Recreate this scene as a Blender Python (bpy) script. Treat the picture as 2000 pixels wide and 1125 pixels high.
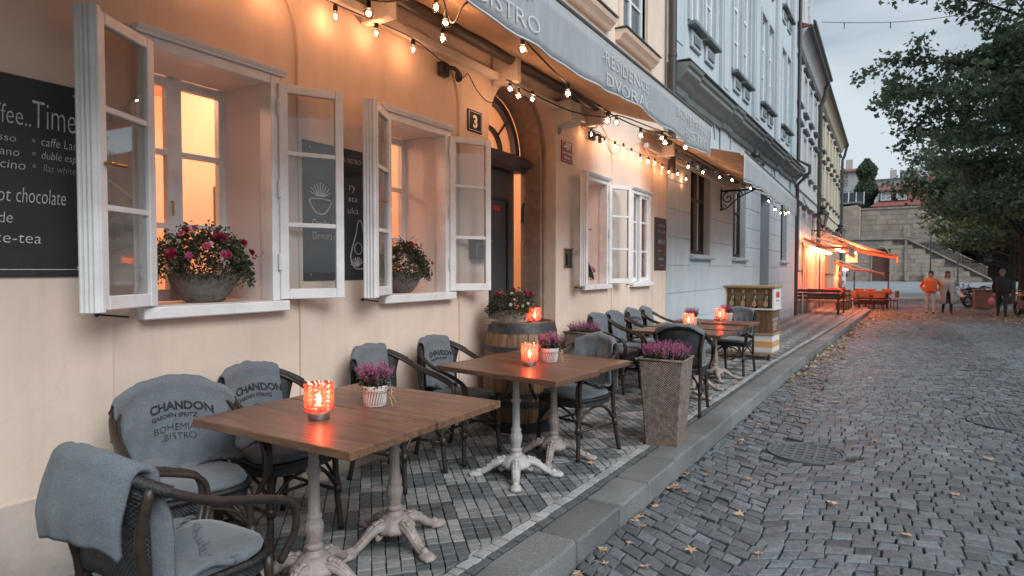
import bpy, bmesh, math, random
import numpy as np
from mathutils import Vector, Matrix
for o in list(bpy.data.objects): bpy.data.objects.remove(o, do_unlink=True)
scene = bpy.context.scene
COL = scene.collection
rnd = random.Random(7)
nr = np.random.default_rng(11)
R = math.radians
PI = math.pi

# ------------------------------------------------------------------ camera
FPX, PSI, TH = 1180.0, math.atan(732/1180.0), math.atan(35.5/1180.0)
CAM = np.array([3.18, 0.0, 1.40])
cam_d = bpy.data.cameras.new('camera')
cam_d.sensor_width = 36.0
cam_d.lens = FPX/2000*36.0
cam_d.clip_start = 0.05
cam_d.clip_end = 2000
cam_d.dof.use_dof = True
cam_d.dof.focus_distance = 3.6
cam_d.dof.aperture_fstop = 4.0
cam = bpy.data.objects.new('camera', cam_d)
COL.objects.link(cam)
cam.location = CAM
cam.rotation_euler = (PI/2 - TH, 0, PSI)
scene.camera = cam

# ------------------------------------------------------------------ world: overcast dusk
world = bpy.data.worlds.new('World'); scene.world = world
world.use_nodes = True
wn, wl = world.node_tree.nodes, world.node_tree.links
wn.clear()
SUN_EL, SUN_AZ = R(40), R(112)         # azimuth from +Y towards +X
sky = wn.new('ShaderNodeTexSky'); sky.sky_type = 'NISHITA'; sky.sun_disc = False
sky.sun_elevation = SUN_EL; sky.sun_rotation = SUN_AZ
sky.air_density = 1.5; sky.dust_density = 4.0; sky.ozone_density = 2.0
tc = wn.new('ShaderNodeTexCoord')
mp = wn.new('ShaderNodeMapping'); mp.inputs['Scale'].default_value = (1.0, 1.0, 3.2)
nz = wn.new('ShaderNodeTexNoise'); nz.inputs['Scale'].default_value = 1.7; nz.inputs['Detail'].default_value = 5
nz.inputs['Roughness'].default_value = 0.5; nz.inputs['Distortion'].default_value = 0.3
cr = wn.new('ShaderNodeValToRGB')
cr.color_ramp.elements[0].position = 0.40; cr.color_ramp.elements[0].color = (1.75, 2.2, 2.65, 1)
cr.color_ramp.elements[1].position = 0.61; cr.color_ramp.elements[1].color = (3.9, 4.35, 4.7, 1)
mixs = wn.new('ShaderNodeMixRGB'); mixs.inputs[0].default_value = 0.93
bg = wn.new('ShaderNodeBackground'); bg.inputs['Strength'].default_value = 0.088
wo = wn.new('ShaderNodeOutputWorld')
wl.new(tc.outputs['Generated'], mp.inputs[0]); wl.new(mp.outputs[0], nz.inputs['Vector'])
wl.new(nz.outputs['Fac'], cr.inputs[0])
wl.new(sky.outputs[0], mixs.inputs[1]); wl.new(cr.outputs[0], mixs.inputs[2])
wl.new(mixs.outputs[0], bg.inputs[0]); wl.new(bg.outputs[0], wo.inputs[0])

sd = bpy.data.lights.new('sun', 'SUN'); sd.energy = 1.5; sd.angle = R(40); sd.color = (0.90, 0.96, 1.0)
sun = bpy.data.objects.new('sun', sd); COL.objects.link(sun)
sdir = Vector((math.sin(SUN_AZ)*math.cos(SUN_EL), math.cos(SUN_AZ)*math.cos(SUN_EL), math.sin(SUN_EL)))
sun.rotation_euler = sdir.to_track_quat('Z', 'Y').to_euler()

scene.render.engine = 'CYCLES'
vs = scene.view_settings
vs.view_transform = 'Standard'; vs.look = 'None'; vs.gamma = 1; vs.use_curve_mapping = False
vs.exposure = 1.04
try:
    scene.cycles.use_light_tree = True
    scene.cycles.sample_clamp_indirect = 4.0
    scene.cycles.max_bounces = 5; scene.cycles.diffuse_bounces = 3; scene.cycles.glossy_bounces = 3
    scene.cycles.transparent_max_bounces = 10
    scene.cycles.caustics_reflective = False; scene.cycles.caustics_refractive = False
except Exception: pass

# ------------------------------------------------------------------ materials
MATS = {}
def _nt(name):
    m = bpy.data.materials.new(name); m.use_nodes = True
    n, l = m.node_tree.nodes, m.node_tree.links
    return m, n, l, n['Principled BSDF']
def rgb(c, k=1.0): return (min(c[0]*k, 1), min(c[1]*k, 1), min(c[2]*k, 1), 1)
def M(name, base, rough=.6, var=.18, scale=6, bump=0, bscale=60, metal=0, rand=0, spec=.5,
      stain=None, sscale=1.2, samt=.5, stretch=(1, 1, 1), world=False, sheen=0, tint=False, tvar=.35, bdist=.01):
    """plain procedural material: noise colour, optional stain patches, random per object, bump"""
    if name in MATS: return MATS[name]
    m, n, l, b = _nt(name)
    b.inputs['Roughness'].default_value = rough; b.inputs['Metallic'].default_value = metal
    b.inputs['Specular IOR Level'].default_value = spec
    if sheen: b.inputs['Sheen Weight'].default_value = sheen
    t = n.new('ShaderNodeTexCoord')
    mp = n.new('ShaderNodeMapping'); mp.inputs['Scale'].default_value = stretch
    if world:
        g = n.new('ShaderNodeNewGeometry'); l.new(g.outputs['Position'], mp.inputs[0])
    else: l.new(t.outputs['Object'], mp.inputs[0])
    z = n.new('ShaderNodeTexNoise'); z.inputs['Scale'].default_value = scale; z.inputs['Detail'].default_value = 6
    z.inputs['Roughness'].default_value = .6
    l.new(mp.outputs[0], z.inputs['Vector'])
    r = n.new('ShaderNodeValToRGB'); e = r.color_ramp.elements
    e[0].position = .25; e[1].position = .75; e[0].color = rgb(base, 1-var); e[1].color = rgb(base, 1+var)
    l.new(z.outputs['Fac'], r.inputs[0]); out = r.outputs[0]
    if stain:
        z2 = n.new('ShaderNodeTexNoise'); z2.inputs['Scale'].default_value = sscale; z2.inputs['Detail'].default_value = 8
        z2.inputs['Roughness'].default_value = .65
        l.new(mp.outputs[0], z2.inputs['Vector'])
        r2 = n.new('ShaderNodeValToRGB'); r2.color_ramp.elements[0].position = .45; r2.color_ramp.elements[1].position = .68
        mx = n.new('ShaderNodeMath'); mx.operation = 'MULTIPLY'; mx.inputs[1].default_value = samt
        l.new(z2.outputs['Fac'], r2.inputs[0]); l.new(r2.outputs[0], mx.inputs[0])
        q = n.new('ShaderNodeMixRGB'); q.inputs[2].default_value = rgb(stain)
        l.new(mx.outputs[0], q.inputs[0]); l.new(out, q.inputs[1]); out = q.outputs[0]
    if tint:
        a = n.new('ShaderNodeAttribute'); a.attribute_name = 'tint'
        q = n.new('ShaderNodeMixRGB'); q.blend_type = 'MULTIPLY'; q.inputs[0].default_value = 1
        l.new(out, q.inputs[1]); l.new(a.outputs['Color'], q.inputs[2]); out = q.outputs[0]
    if rand:
        oi = n.new('ShaderNodeObjectInfo')
        mr = n.new('ShaderNodeMapRange'); mr.inputs[3].default_value = 1-rand; mr.inputs[4].default_value = 1+rand
        q = n.new('ShaderNodeMixRGB'); q.blend_type = 'MULTIPLY'; q.inputs[0].default_value = 1
        l.new(oi.outputs['Random'], mr.inputs[0]); l.new(out, q.inputs[1]); l.new(mr.outputs[0], q.inputs[2]); out = q.outputs[0]
    l.new(out, b.inputs['Base Color'])
    if bump:
        z3 = n.new('ShaderNodeTexNoise'); z3.inputs['Scale'].default_value = bscale; z3.inputs['Detail'].default_value = 4
        l.new(mp.outputs[0], z3.inputs['Vector'])
        bp = n.new('ShaderNodeBump'); bp.inputs['Strength'].default_value = bump; bp.inputs['Distance'].default_value = bdist
        l.new(z3.outputs['Fac'], bp.inputs['Height']); l.new(bp.outputs[0], b.inputs['Normal'])
    MATS[name] = m
    return m
def Emit(name, col, strength):
    if name in MATS: return MATS[name]
    m, n, l, b = _nt(name)
    b.inputs['Base Color'].default_value = rgb(col); b.inputs['Emission Color'].default_value = rgb(col)
    b.inputs['Emission Strength'].default_value = strength
    MATS[name] = m; return m
def Glass(name, col=(1, 1, 1), refl=.10, rough=.02):
    """thin window glass: clear with a fresnel reflection"""
    if name in MATS: return MATS[name]
    m, n, l, b = _nt(name); n.remove(b)
    tr = n.new('ShaderNodeBsdfTransparent'); tr.inputs[0].default_value = rgb(col)
    gl = n.new('ShaderNodeBsdfGlossy'); gl.inputs['Roughness'].default_value = rough
    fr = n.new('ShaderNodeFresnel'); fr.inputs['IOR'].default_value = 1.45
    ad = n.new('ShaderNodeMath'); ad.operation = 'ADD'; ad.inputs[1].default_value = refl; ad.use_clamp = True
    mx = n.new('ShaderNodeMixShader'); o = n['Material Output']
    hf = n.new('ShaderNodeMath'); hf.operation = 'MULTIPLY'; hf.inputs[1].default_value = .45; l.new(fr.outputs[0], hf.inputs[0])
    l.new(hf.outputs[0], ad.inputs[0]); l.new(ad.outputs[0], mx.inputs[0])
    l.new(tr.outputs[0], mx.inputs[1]); l.new(gl.outputs[0], mx.inputs[2]); l.new(mx.outputs[0], o.inputs[0])
    MATS[name] = m; return m
def Wood(name, c1, c2, rough=.45, scale=1.0, axis='Y', rand=.12, ring=9, spec=.5, coat=0):
    if name in MATS: return MATS[name]
    m, n, l, b = _nt(name)
    b.inputs['Roughness'].default_value = rough; b.inputs['Specular IOR Level'].default_value = spec
    b.inputs['Coat Weight'].default_value = coat; b.inputs['Coat Roughness'].default_value = .25
    t = n.new('ShaderNodeTexCoord'); mp = n.new('ShaderNodeMapping')
    s = {'X': (1.2, 14, 14), 'Y': (14, 1.2, 14), 'Z': (14, 14, 1.2)}[axis]
    mp.inputs['Scale'].default_value = tuple(k*scale for k in s)
    oi = n.new('ShaderNodeObjectInfo'); cb = n.new('ShaderNodeVectorMath'); cb.operation = 'SCALE'; 
    cv = n.new('ShaderNodeCombineXYZ')
    for k in range(3): l.new(oi.outputs['Random'], cv.inputs[k])
    l.new(cv.outputs[0], cb.inputs[0]); cb.inputs['Scale'].default_value = 37
    ad = n.new('ShaderNodeVectorMath'); ad.operation = 'ADD'
    l.new(t.outputs['Object'], ad.inputs[0]); l.new(cb.outputs[0], ad.inputs[1])
    l.new(ad.outputs[0], mp.inputs[0])
    z = n.new('ShaderNodeTexNoise'); z.inputs['Scale'].default_value = 1.6; z.inputs['Detail'].default_value = 9
    z.inputs['Roughness'].default_value = .68; z.inputs['Distortion'].default_value = 1.6
    l.new(mp.outputs[0], z.inputs['Vector'])
    r = n.new('ShaderNodeValToRGB'); e = r.color_ramp.elements
    e[0].position = .34; e[1].position = .68; e[0].color = rgb(c1); e[1].color = rgb(c2)
    l.new(z.outputs['Fac'], r.inputs[0])
    mr = n.new('ShaderNodeMapRange'); mr.inputs[3].default_value = 1-rand; mr.inputs[4].default_value = 1+rand
    q = n.new('ShaderNodeMixRGB'); q.blend_type = 'MULTIPLY'; q.inputs[0].default_value = 1
    l.new(oi.outputs['Random'], mr.inputs[0]); l.new(r.outputs[0], q.inputs[1]); l.new(mr.outputs[0], q.inputs[2])
    l.new(q.outputs[0], b.inputs['Base Color'])
    bp = n.new('ShaderNodeBump'); bp.inputs['Strength'].default_value = .12; bp.inputs['Distance'].default_value = .004
    l.new(z.outputs['Fac'], bp.inputs['Height']); l.new(bp.outputs[0], b.inputs['Normal'])
    MATS[name] = m; return m
def Weave(name, c1, c2, sx, sy, rough=.6, bump=.6):
    """woven cane / fabric: two crossed waves in object space"""
    if name in MATS: return MATS[name]
    m, n, l, b = _nt(name); b.inputs['Roughness'].default_value = rough
    t = n.new('ShaderNodeTexCoord'); sp = n.new('ShaderNodeSeparateXYZ'); l.new(t.outputs['Object'], sp.inputs[0])
    def sine(src, k, ph=0):
        a = n.new('ShaderNodeMath'); a.operation = 'MULTIPLY_ADD'; a.inputs[1].default_value = k; a.inputs[2].default_value = ph
        l.new(src, a.inputs[0]); s = n.new('ShaderNodeMath'); s.operation = 'SINE'; l.new(a.outputs[0], s.inputs[0]); return s.outputs[0]
    ab = n.new('ShaderNodeMath'); ab.operation = 'ADD'; l.new(sp.outputs[0], ab.inputs[0]); l.new(sp.outputs[1], ab.inputs[1])
    s1, s2 = sine(ab.outputs[0], sx), sine(sp.outputs[2], sy)
    pr = n.new('ShaderNodeMath'); pr.operation = 'MULTIPLY'; l.new(s1, pr.inputs[0]); l.new(s2, pr.inputs[1])
    nz = n.new('ShaderNodeTexNoise'); nz.inputs['Scale'].default_value = 30; l.new(t.outputs['Object'], nz.inputs['Vector'])
    mr = n.new('ShaderNodeMath'); mr.operation = 'MULTIPLY_ADD'; mr.inputs[1].default_value = .35; l.new(pr.outputs[0], mr.inputs[0]); l.new(nz.outputs['Fac'], mr.inputs[2])
    q = n.new('ShaderNodeValToRGB'); q.color_ramp.elements[0].color = rgb(c1); q.color_ramp.elements[1].color = rgb(c2)
    q.color_ramp.elements[0].position = .25; q.color_ramp.elements[1].position = .75
    l.new(mr.outputs[0], q.inputs[0]); l.new(q.outputs[0], b.inputs['Base Color'])
    bp = n.new('ShaderNodeBump'); bp.inputs['Strength'].default_value = bump; bp.inputs['Distance'].default_value = .004
    l.new(mr.outputs[0], bp.inputs['Height']); l.new(bp.outputs[0], b.inputs['Normal'])
    MATS[name] = m; return m
def Leaf(name, c1, c2, trans=.35, rough=.5):
    """foliage: colour varies leaf by leaf through the tint attribute, some light passes through"""
    if name in MATS: return MATS[name]
    m, n, l, b = _nt(name); b.inputs['Roughness'].default_value = rough
    a = n.new('ShaderNodeAttribute'); a.attribute_name = 'tint'
    r = n.new('ShaderNodeValToRGB'); r.color_ramp.elements[0].color = rgb(c1); r.color_ramp.elements[1].color = rgb(c2)
    l.new(a.outputs['Fac'], r.inputs[0]); l.new(r.outputs[0], b.inputs['Base Color'])
    tl = n.new('ShaderNodeBsdfTranslucent'); l.new(r.outputs[0], tl.inputs[0])
    mx = n.new('ShaderNodeMixShader'); mx.inputs[0].default_value = trans
    l.new(b.outputs[0], mx.inputs[1]); l.new(tl.outputs[0], mx.inputs[2]); l.new(mx.outputs[0], n['Material Output'].inputs[0])
    MATS[name] = m; return m

# ------------------------------------------------------------------ mesh toolkit
class MB:
    def __init__(s): s.v = []; s.f = []; s.m = []; s.t = []; s.cur = 0; s.tint = 1.0
    def add(s, vs, fs):
        o = len(s.v); s.v.extend([tuple(p) for p in vs])
        for f in fs: s.f.append(tuple(i+o for i in f)); s.m.append(s.cur); s.t.append(s.tint)
        return s
    def box(s, x0, x1, y0, y1, z0, z1, bev=0):
        if bev:
            b = bev
            vs = []; fs = []
            # chamfered box: 24 verts
            c = [(x0, x1), (y0, y1), (z0, z1)]
            bm = bmesh.new(); bmesh.ops.create_cube(bm, size=1)
            for p in bm.verts:
                p.co = Vector(((x0+x1)/2+p.co.x*(x1-x0), (y0+y1)/2+p.co.y*(y1-y0), (z0+z1)/2+p.co.z*(z1-z0)))
            bmesh.ops.bevel(bm, geom=list(bm.edges), offset=b, segments=1, affect='EDGES', profile=.5)
            s.bm(bm); bm.free(); return s
        vs = [(x0,y0,z0),(x1,y0,z0),(x1,y1,z0),(x0,y1,z0),(x0,y0,z1),(x1,y0,z1),(x1,y1,z1),(x0,y1,z1)]
        return s.add(vs, [(0,3,2,1),(4,5,6,7),(0,1,5,4),(1,2,6,5),(2,3,7,6),(3,0,4,7)])
    def bm(s, bm):
        bm.verts.ensure_lookup_table(); bm.verts.index_update()
        return s.add([tuple(p.co) for p in bm.verts], [tuple(x.index for x in f.verts) for f in bm.faces])
    def tube(s, pts, r, n=8, cap=True, closed=False, flat=1.0):
        pts = [Vector(p) for p in pts]; k = len(pts)
        rs = r if isinstance(r, (list, tuple)) else [r]*k
        vs = []; prev = None
        for i, p in enumerate(pts):
            if closed: d = pts[(i+1) % k]-pts[i-1]
            else: d = pts[min(i+1, k-1)]-pts[max(i-1, 0)]
            if d.length < 1e-9: d = Vector((0, 0, 1))
            d.normalize()
            if prev is None:
                a = Vector((0, 0, 1)) if abs(d.z) < .9 else Vector((1, 0, 0))
                u = d.cross(a).normalized()
            else:
                u = (prev - d*prev.dot(d)); u = u.normalized() if u.length > 1e-6 else d.orthogonal().normalized()
            prev = u; w = d.cross(u)
            for j in range(n):
                a = 2*PI*j/n
                vs.append(p + u*(math.cos(a)*rs[i]) + w*(math.sin(a)*rs[i]*flat))
        fs = []
        for i in range(k if closed else k-1):
            i2 = (i+1) % k
            for j in range(n):
                j2 = (j+1) % n
                fs.append((i*n+j, i*n+j2, i2*n+j2, i2*n+j))
        if cap and not closed:
            fs.append(tuple(range(n-1, -1, -1))); fs.append(tuple((k-1)*n+j for j in range(n)))
        return s.add(vs, fs)
    def lathe(s, prof, n=24, c=(0, 0, 0), flute=None, sx=1, sy=1):
        """prof: list of (r,z). flute: (count, depth, i0, i1)"""
        vs = []; fs = []
        for i, (r, z) in enumerate(prof):
            for j in range(n):
                a = 2*PI*j/n; rr = r
                if flute and flute[2] <= i <= flute[3]: rr = r*(1+flute[1]*math.cos(a*flute[0]))
                vs.append((c[0]+rr*math.cos(a)*sx, c[1]+rr*math.sin(a)*sy, c[2]+z))
        for i in range(len(prof)-1):
            for j in range(n):
                j2 = (j+1) % n
                fs.append((i*n+j, i*n+j2, (i+1)*n+j2, (i+1)*n+j))
        fs.append(tuple(range(n-1, -1, -1))); fs.append(tuple((len(prof)-1)*n+j for j in range(n)))
        return s.add(vs, fs)
    def sphere(s, c, r, n=12, m=8, sx=1, sy=1, sz=1):
        pr = [(max(r*math.sin(PI*i/m), 1e-4), -r*math.cos(PI*i/m)*sz) for i in range(m+1)]
        return s.lathe(pr, n, c, sx=sx, sy=sy)
    def prism(s, poly, axis, a, b):
        """poly 2D extruded along axis from a to b. axis X: (y,z); Y: (x,z); Z: (x,y)"""
        k = len(poly)
        def P(p, t): return {'X': (t, p[0], p[1]), 'Y': (p[0], t, p[1]), 'Z': (p[0], p[1], t)}[axis]
        vs = [P(p, a) for p in poly]+[P(p, b) for p in poly]
        fs = [tuple(range(k-1, -1, -1)), tuple(range(k, 2*k))]
        for i in range(k): fs.append((i, (i+1) % k, k+(i+1) % k, k+i))
        return s.add(vs, fs)
    def grid(s, P, nu, nv, thick=0):
        """P[i][j] points"""
        vs = [P[i][j] for i in range(nu) for j in range(nv)]
        fs = [(i*nv+j, (i+1)*nv+j, (i+1)*nv+j+1, i*nv+j+1) for i in range(nu-1) for j in range(nv-1)]
        return s.add(vs, fs)
    def build(s, name, mat, parent=None, smooth=False, loc=None, rot=None, tint=False, recalc=True, **kw):
        me = bpy.data.meshes.new(name); me.from_pydata(s.v, [], s.f)
        mats = mat if isinstance(mat, (list, tuple)) else [mat]
        for q in mats: me.materials.append(q)
        if len(mats) > 1: me.polygons.foreach_set('material_index', s.m)
        if recalc:
            bm = bmesh.new(); bm.from_mesh(me); bmesh.ops.recalc_face_normals(bm, faces=bm.faces); bm.to_mesh(me); bm.free()
        if tint:
            at = me.color_attributes.new('tint', 'FLOAT_COLOR', 'CORNER')
            arr = np.ones((len(me.loops), 4), np.float32); k = 0
            tt = np.repeat(np.array(s.t, np.float32), [len(f) for f in s.f]); arr[:, 0] = tt; arr[:, 1] = tt; arr[:, 2] = tt
            at.data.foreach_set('color', arr.ravel())
        if smooth:
            me.polygons.foreach_set('use_smooth', [True]*len(me.polygons))
            if smooth is not True: me.set_sharp_from_angle(angle=R(smooth))
        me.update()
        o = bpy.data.objects.new(name, me); COL.objects.link(o)
        if parent: o.parent = parent
        if loc is not None: o.location = loc
        if rot is not None: o.rotation_euler = rot
        tag(o, **kw)
        return o
def tag(o, label=None, cat=None, group=None, kind=None):
    if label: o['label'] = label
    if cat: o['category'] = cat
    if group: o['group'] = group
    if kind: o['kind'] = kind
    return o
def thing(name, label, cat, loc=(0, 0, 0), rz=0, group=None):
    o = bpy.data.objects.new(name, None); COL.objects.link(o); o.empty_display_size = .1
    o.location = loc; o.rotation_euler = (0, 0, rz)
    return tag(o, label, cat, group)
def dup(root, loc=None, rz=None, label=None, parent=None, keep=None):
    c = root.copy(); COL.objects.link(c)
    if parent: c.parent = parent
    if loc is not None: c.location = loc
    if rz is not None: c.rotation_euler = (0, 0, rz)
    if label: c['label'] = label
    for ch in list(root.children): dup(ch, parent=c)
    return c
def arch_pts(y0, y1, zs, b, n=20, z0=0.0):
    """closed outline of an opening with an elliptic head"""
    a = (y1-y0)/2; c = (y0+y1)/2
    return [(y0, z0), (y1, z0)] + [(c+a*math.cos(PI*i/n), zs+b*math.sin(PI*i/n)) for i in range(n+1)]
def rect(y0, y1, z0, z1): return [(y0, z0), (y1, z0), (y1, z1), (y0, z1)]
def plate(name, outer, holes, x0, x1, mat, parent=None, mapf=None, **kw):
    """flat slab in the YZ plane between x0 and x1 with holes cut in it"""
    cu = bpy.data.curves.new(name, 'CURVE'); cu.dimensions = '2D'; cu.fill_mode = 'BOTH'; cu.extrude = abs(x1-x0)/2
    for poly in [outer]+list(holes):
        sp = cu.splines.new('POLY'); sp.points.add(len(poly)-1); sp.use_cyclic_u = True
        for p, q in zip(sp.points, poly): p.co = (q[0], q[1], 0, 1)
    to = bpy.data.objects.new(name, cu); COL.objects.link(to)
    dg = bpy.context.evaluated_depsgraph_get()
    me = bpy.data.meshes.new_from_object(to.evaluated_get(dg))
    bpy.data.objects.remove(to); bpy.data.curves.remove(cu)
    n = len(me.vertices); co = np.empty(n*3, np.float32); me.vertices.foreach_get('co', co); co = co.reshape(-1, 3)
    new = np.stack([co[:, 2]+(x0+x1)/2, co[:, 0], co[:, 1]], 1)
    if mapf is not None: new = np.array([mapf(*p) for p in new], np.float32)
    me.vertices.foreach_set('co', new.astype(np.float32).ravel())
    me.name = name; me.materials.clear()
    bm = bmesh.new(); bm.from_mesh(me)
    bmesh.ops.remove_doubles(bm, verts=bm.verts, dist=1e-5)
    bmesh.ops.recalc_face_normals(bm, faces=bm.faces); bm.to_mesh(me); bm.free()
    me.materials.append(mat); me.polygons.foreach_set('use_smooth', [False]*len(me.polygons)); me.update()
    o = bpy.data.objects.new(name, me); COL.objects.link(o)
    if parent: o.parent = parent
    return tag(o, **kw)
def text_mesh(txt, size, shear=0, align='LEFT', bold=0.0, spacing=1.0):
    """flat text as vertex/face lists in the XY plane"""
    cu = bpy.data.curves.new('t', 'FONT'); cu.body = txt; cu.size = size; cu.shear = shear; cu.align_x = align
    cu.offset = bold; cu.space_character = spacing; cu.resolution_u = 3
    to = bpy.data.objects.new('t', cu); COL.objects.link(to)
    dg = bpy.context.evaluated_depsgraph_get(); me = bpy.data.meshes.new_from_object(to.evaluated_get(dg))
    v = [tuple(p.co) for p in me.vertices]; f = [tuple(p.vertices) for p in me.polygons]
    bpy.data.objects.remove(to); bpy.data.curves.remove(cu); bpy.data.meshes.remove(me)
    return v, f
def catmull(P, k=6, closed=False):
    P = [Vector(p) for p in P]; n = len(P); out = []
    rng = range(n if closed else n-1)
    for i in rng:
        if closed: a, b, c, d = P[i-1], P[i], P[(i+1) % n], P[(i+2) % n]
        else: a, b, c, d = P[max(i-1, 0)], P[i], P[i+1], P[min(i+2, n-1)]
        for j in range(k):
            t = j/k
            out.append(.5*((2*b)+(c-a)*t+(2*a-5*b+4*c-d)*t*t+(3*b-a-3*c+d)*t**3))
    if not closed: out.append(P[-1])
    return out
def leaves_mesh(C, size, seed=0, flat=.0, shape='leaf', tl=(.0, 1.0), up=None):
    """many small leaves: C (n,3) centres -> verts, faces, tint"""
    g = np.random.default_rng(seed); n = len(C)
    d = g.normal(size=(n, 3)); 
    if flat: d[:, 2] *= (1-flat)
    d /= np.linalg.norm(d, axis=1)[:, None]
    e = g.normal(size=(n, 3)); e -= d*(e*d).sum(1)[:, None]; e /= np.linalg.norm(e, axis=1)[:, None]
    nn = np.cross(d, e)
    s = size*g.uniform(.6, 1.25, n)[:, None]
    if shape == 'leaf': pl = [(-.5, 0, 0), (0, -.32, .08), (.55, 0, -.04), (0, .32, .08)]; fc = [(0, 1, 2), (0, 2, 3)]
    elif shape == 'maple': pl = [(-.5, 0, 0), (-.1, -.55, .05), (.12, -.22, .06), (.6, 0, -.05), (.12, .22, .06), (-.1, .55, .05)]; fc = [(0, 1, 2), (0, 2, 3), (0, 3, 4), (0, 4, 5)]
    k = len(pl)
    V = np.empty((n, k, 3))
    for i, (a, b, c) in enumerate(pl): V[:, i] = C + s*(a*d+b*e+c*nn)
    F = np.concatenate([np.array(f)[None, :]+(np.arange(n)*k)[:, None] for f in fc])
    T = np.tile(g.uniform(tl[0], tl[1], n), len(fc))
    return V.reshape(-1, 3), F, T
def fast_tris(name, V, F, mat, T=None, parent=None, mi=None, smooth=False, **kw):
    me = bpy.data.meshes.new(name); nf, k = F.shape
    me.vertices.add(len(V)); me.vertices.foreach_set('co', np.asarray(V, np.float32).ravel())
    me.loops.add(nf*k); me.loops.foreach_set('vertex_index', F.astype(np.int32).ravel())
    me.polygons.add(nf); me.polygons.foreach_set('loop_start', np.arange(0, nf*k, k, dtype=np.int32))
    try: me.polygons.foreach_set('loop_total', np.full(nf, k, np.int32))
    except Exception: pass
    for q in (mat if isinstance(mat, (list, tuple)) else [mat]): me.materials.append(q)
    if mi is not None: me.polygons.foreach_set('material_index', mi.astype(np.int32))
    me.update(calc_edges=True)
    if T is not None:
        at = me.color_attributes.new('tint', 'FLOAT_COLOR', 'CORNER')
        a = np.ones((nf*k, 4), np.float32); tt = np.repeat(T, k); a[:, 0] = tt; a[:, 1] = tt; a[:, 2] = tt
        at.data.foreach_set('color', a.ravel())
    me.polygons.foreach_set('use_smooth', [bool(smooth)]*nf)
    me.validate(); me.update()
    o = bpy.data.objects.new(name, me); COL.objects.link(o)
    if parent: o.parent = parent
    return tag(o, **kw)
def lamp(name, parent, loc, power, col, radius=.02):
    d = bpy.data.lights.new(name, 'POINT'); d.energy = power; d.color = col; d.shadow_soft_size = radius
    o = bpy.data.objects.new(name, d); COL.objects.link(o); o.location = loc
    if parent: o.parent = parent
    return o
CR = np.array([math.cos(PSI), math.sin(PSI), 0]); CF = np.array([-math.sin(PSI)*math.cos(TH), math.cos(PSI)*math.cos(TH), -math.sin(TH)]); CU = np.cross(CR, CF)
def proj(P):
    v = np.asarray(P, float)-CAM; d = v@CF
    return 1000+FPX*(v@CR)/d, 562.5-FPX*(v@CU)/d, d
def gz(y):
    """the street falls gently away from the cafe and rises again towards the stair wall"""
    y = np.asarray(y, float)
    return np.interp(y, [-50, 10, 30, 50, 78, 400], [0, 0, -.3, -.3, .35, .35])
def kerbx(y): return 1.765 + .028*np.asarray(y, float)
# ================================================================== GROUND
m_dirt = M('joint_dirt', (.032, .033, .029), .95, .35, 9, .4, 80, world=True, stain=(.03, .042, .02), sscale=2.2, samt=.8)
m_cob = M('granite_cobble', (.125, .140, .152), .55, .40, 34, .9, 120, world=True, tint=True, stain=(.08, .088, .092), sscale=.9, samt=.5, bdist=.008)
m_settl = M('pale_sett', (.245, .24, .235), .75, .22, 40, .5, 160, world=True, tint=True, stain=(.13, .125, .12), sscale=2.2, samt=.6, bdist=.003)
m_settd = M('dark_sett', (.092, .10, .103), .7, .25, 40, .5, 160, world=True, tint=True, stain=(.12, .12, .118), sscale=2.6, samt=.4, bdist=.003)
m_setts = M('strip_sett', (.36, .355, .35), .75, .2, 40, .5, 160, world=True, tint=True, stain=(.2, .195, .19), sscale=2.0, samt=.6, bdist=.003)
m_kerb = M('granite_kerb', (.165, .168, .165), .72, .42, 95, .8, 200, world=True, stain=(.09, .09, .088), sscale=1.3, samt=.6, bdist=.004, rand=.22)
m_iron = M('cast_iron', (.085, .09, .092), .6, .4, 20, .6, 120, metal=.2, stain=(.05, .048, .045), sscale=6, samt=.6)
m_earth = M('far_ground', (.12, .12, .11), .95, .3, .3, world=True)

MB().add([(-600, -200, -1.2), (600, -200, -1.2), (600, 1400, -1.2), (-600, 1400, -1.2)], [(0, 1, 2, 3)]).build('ground', m_earth, kind='structure')
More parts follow.
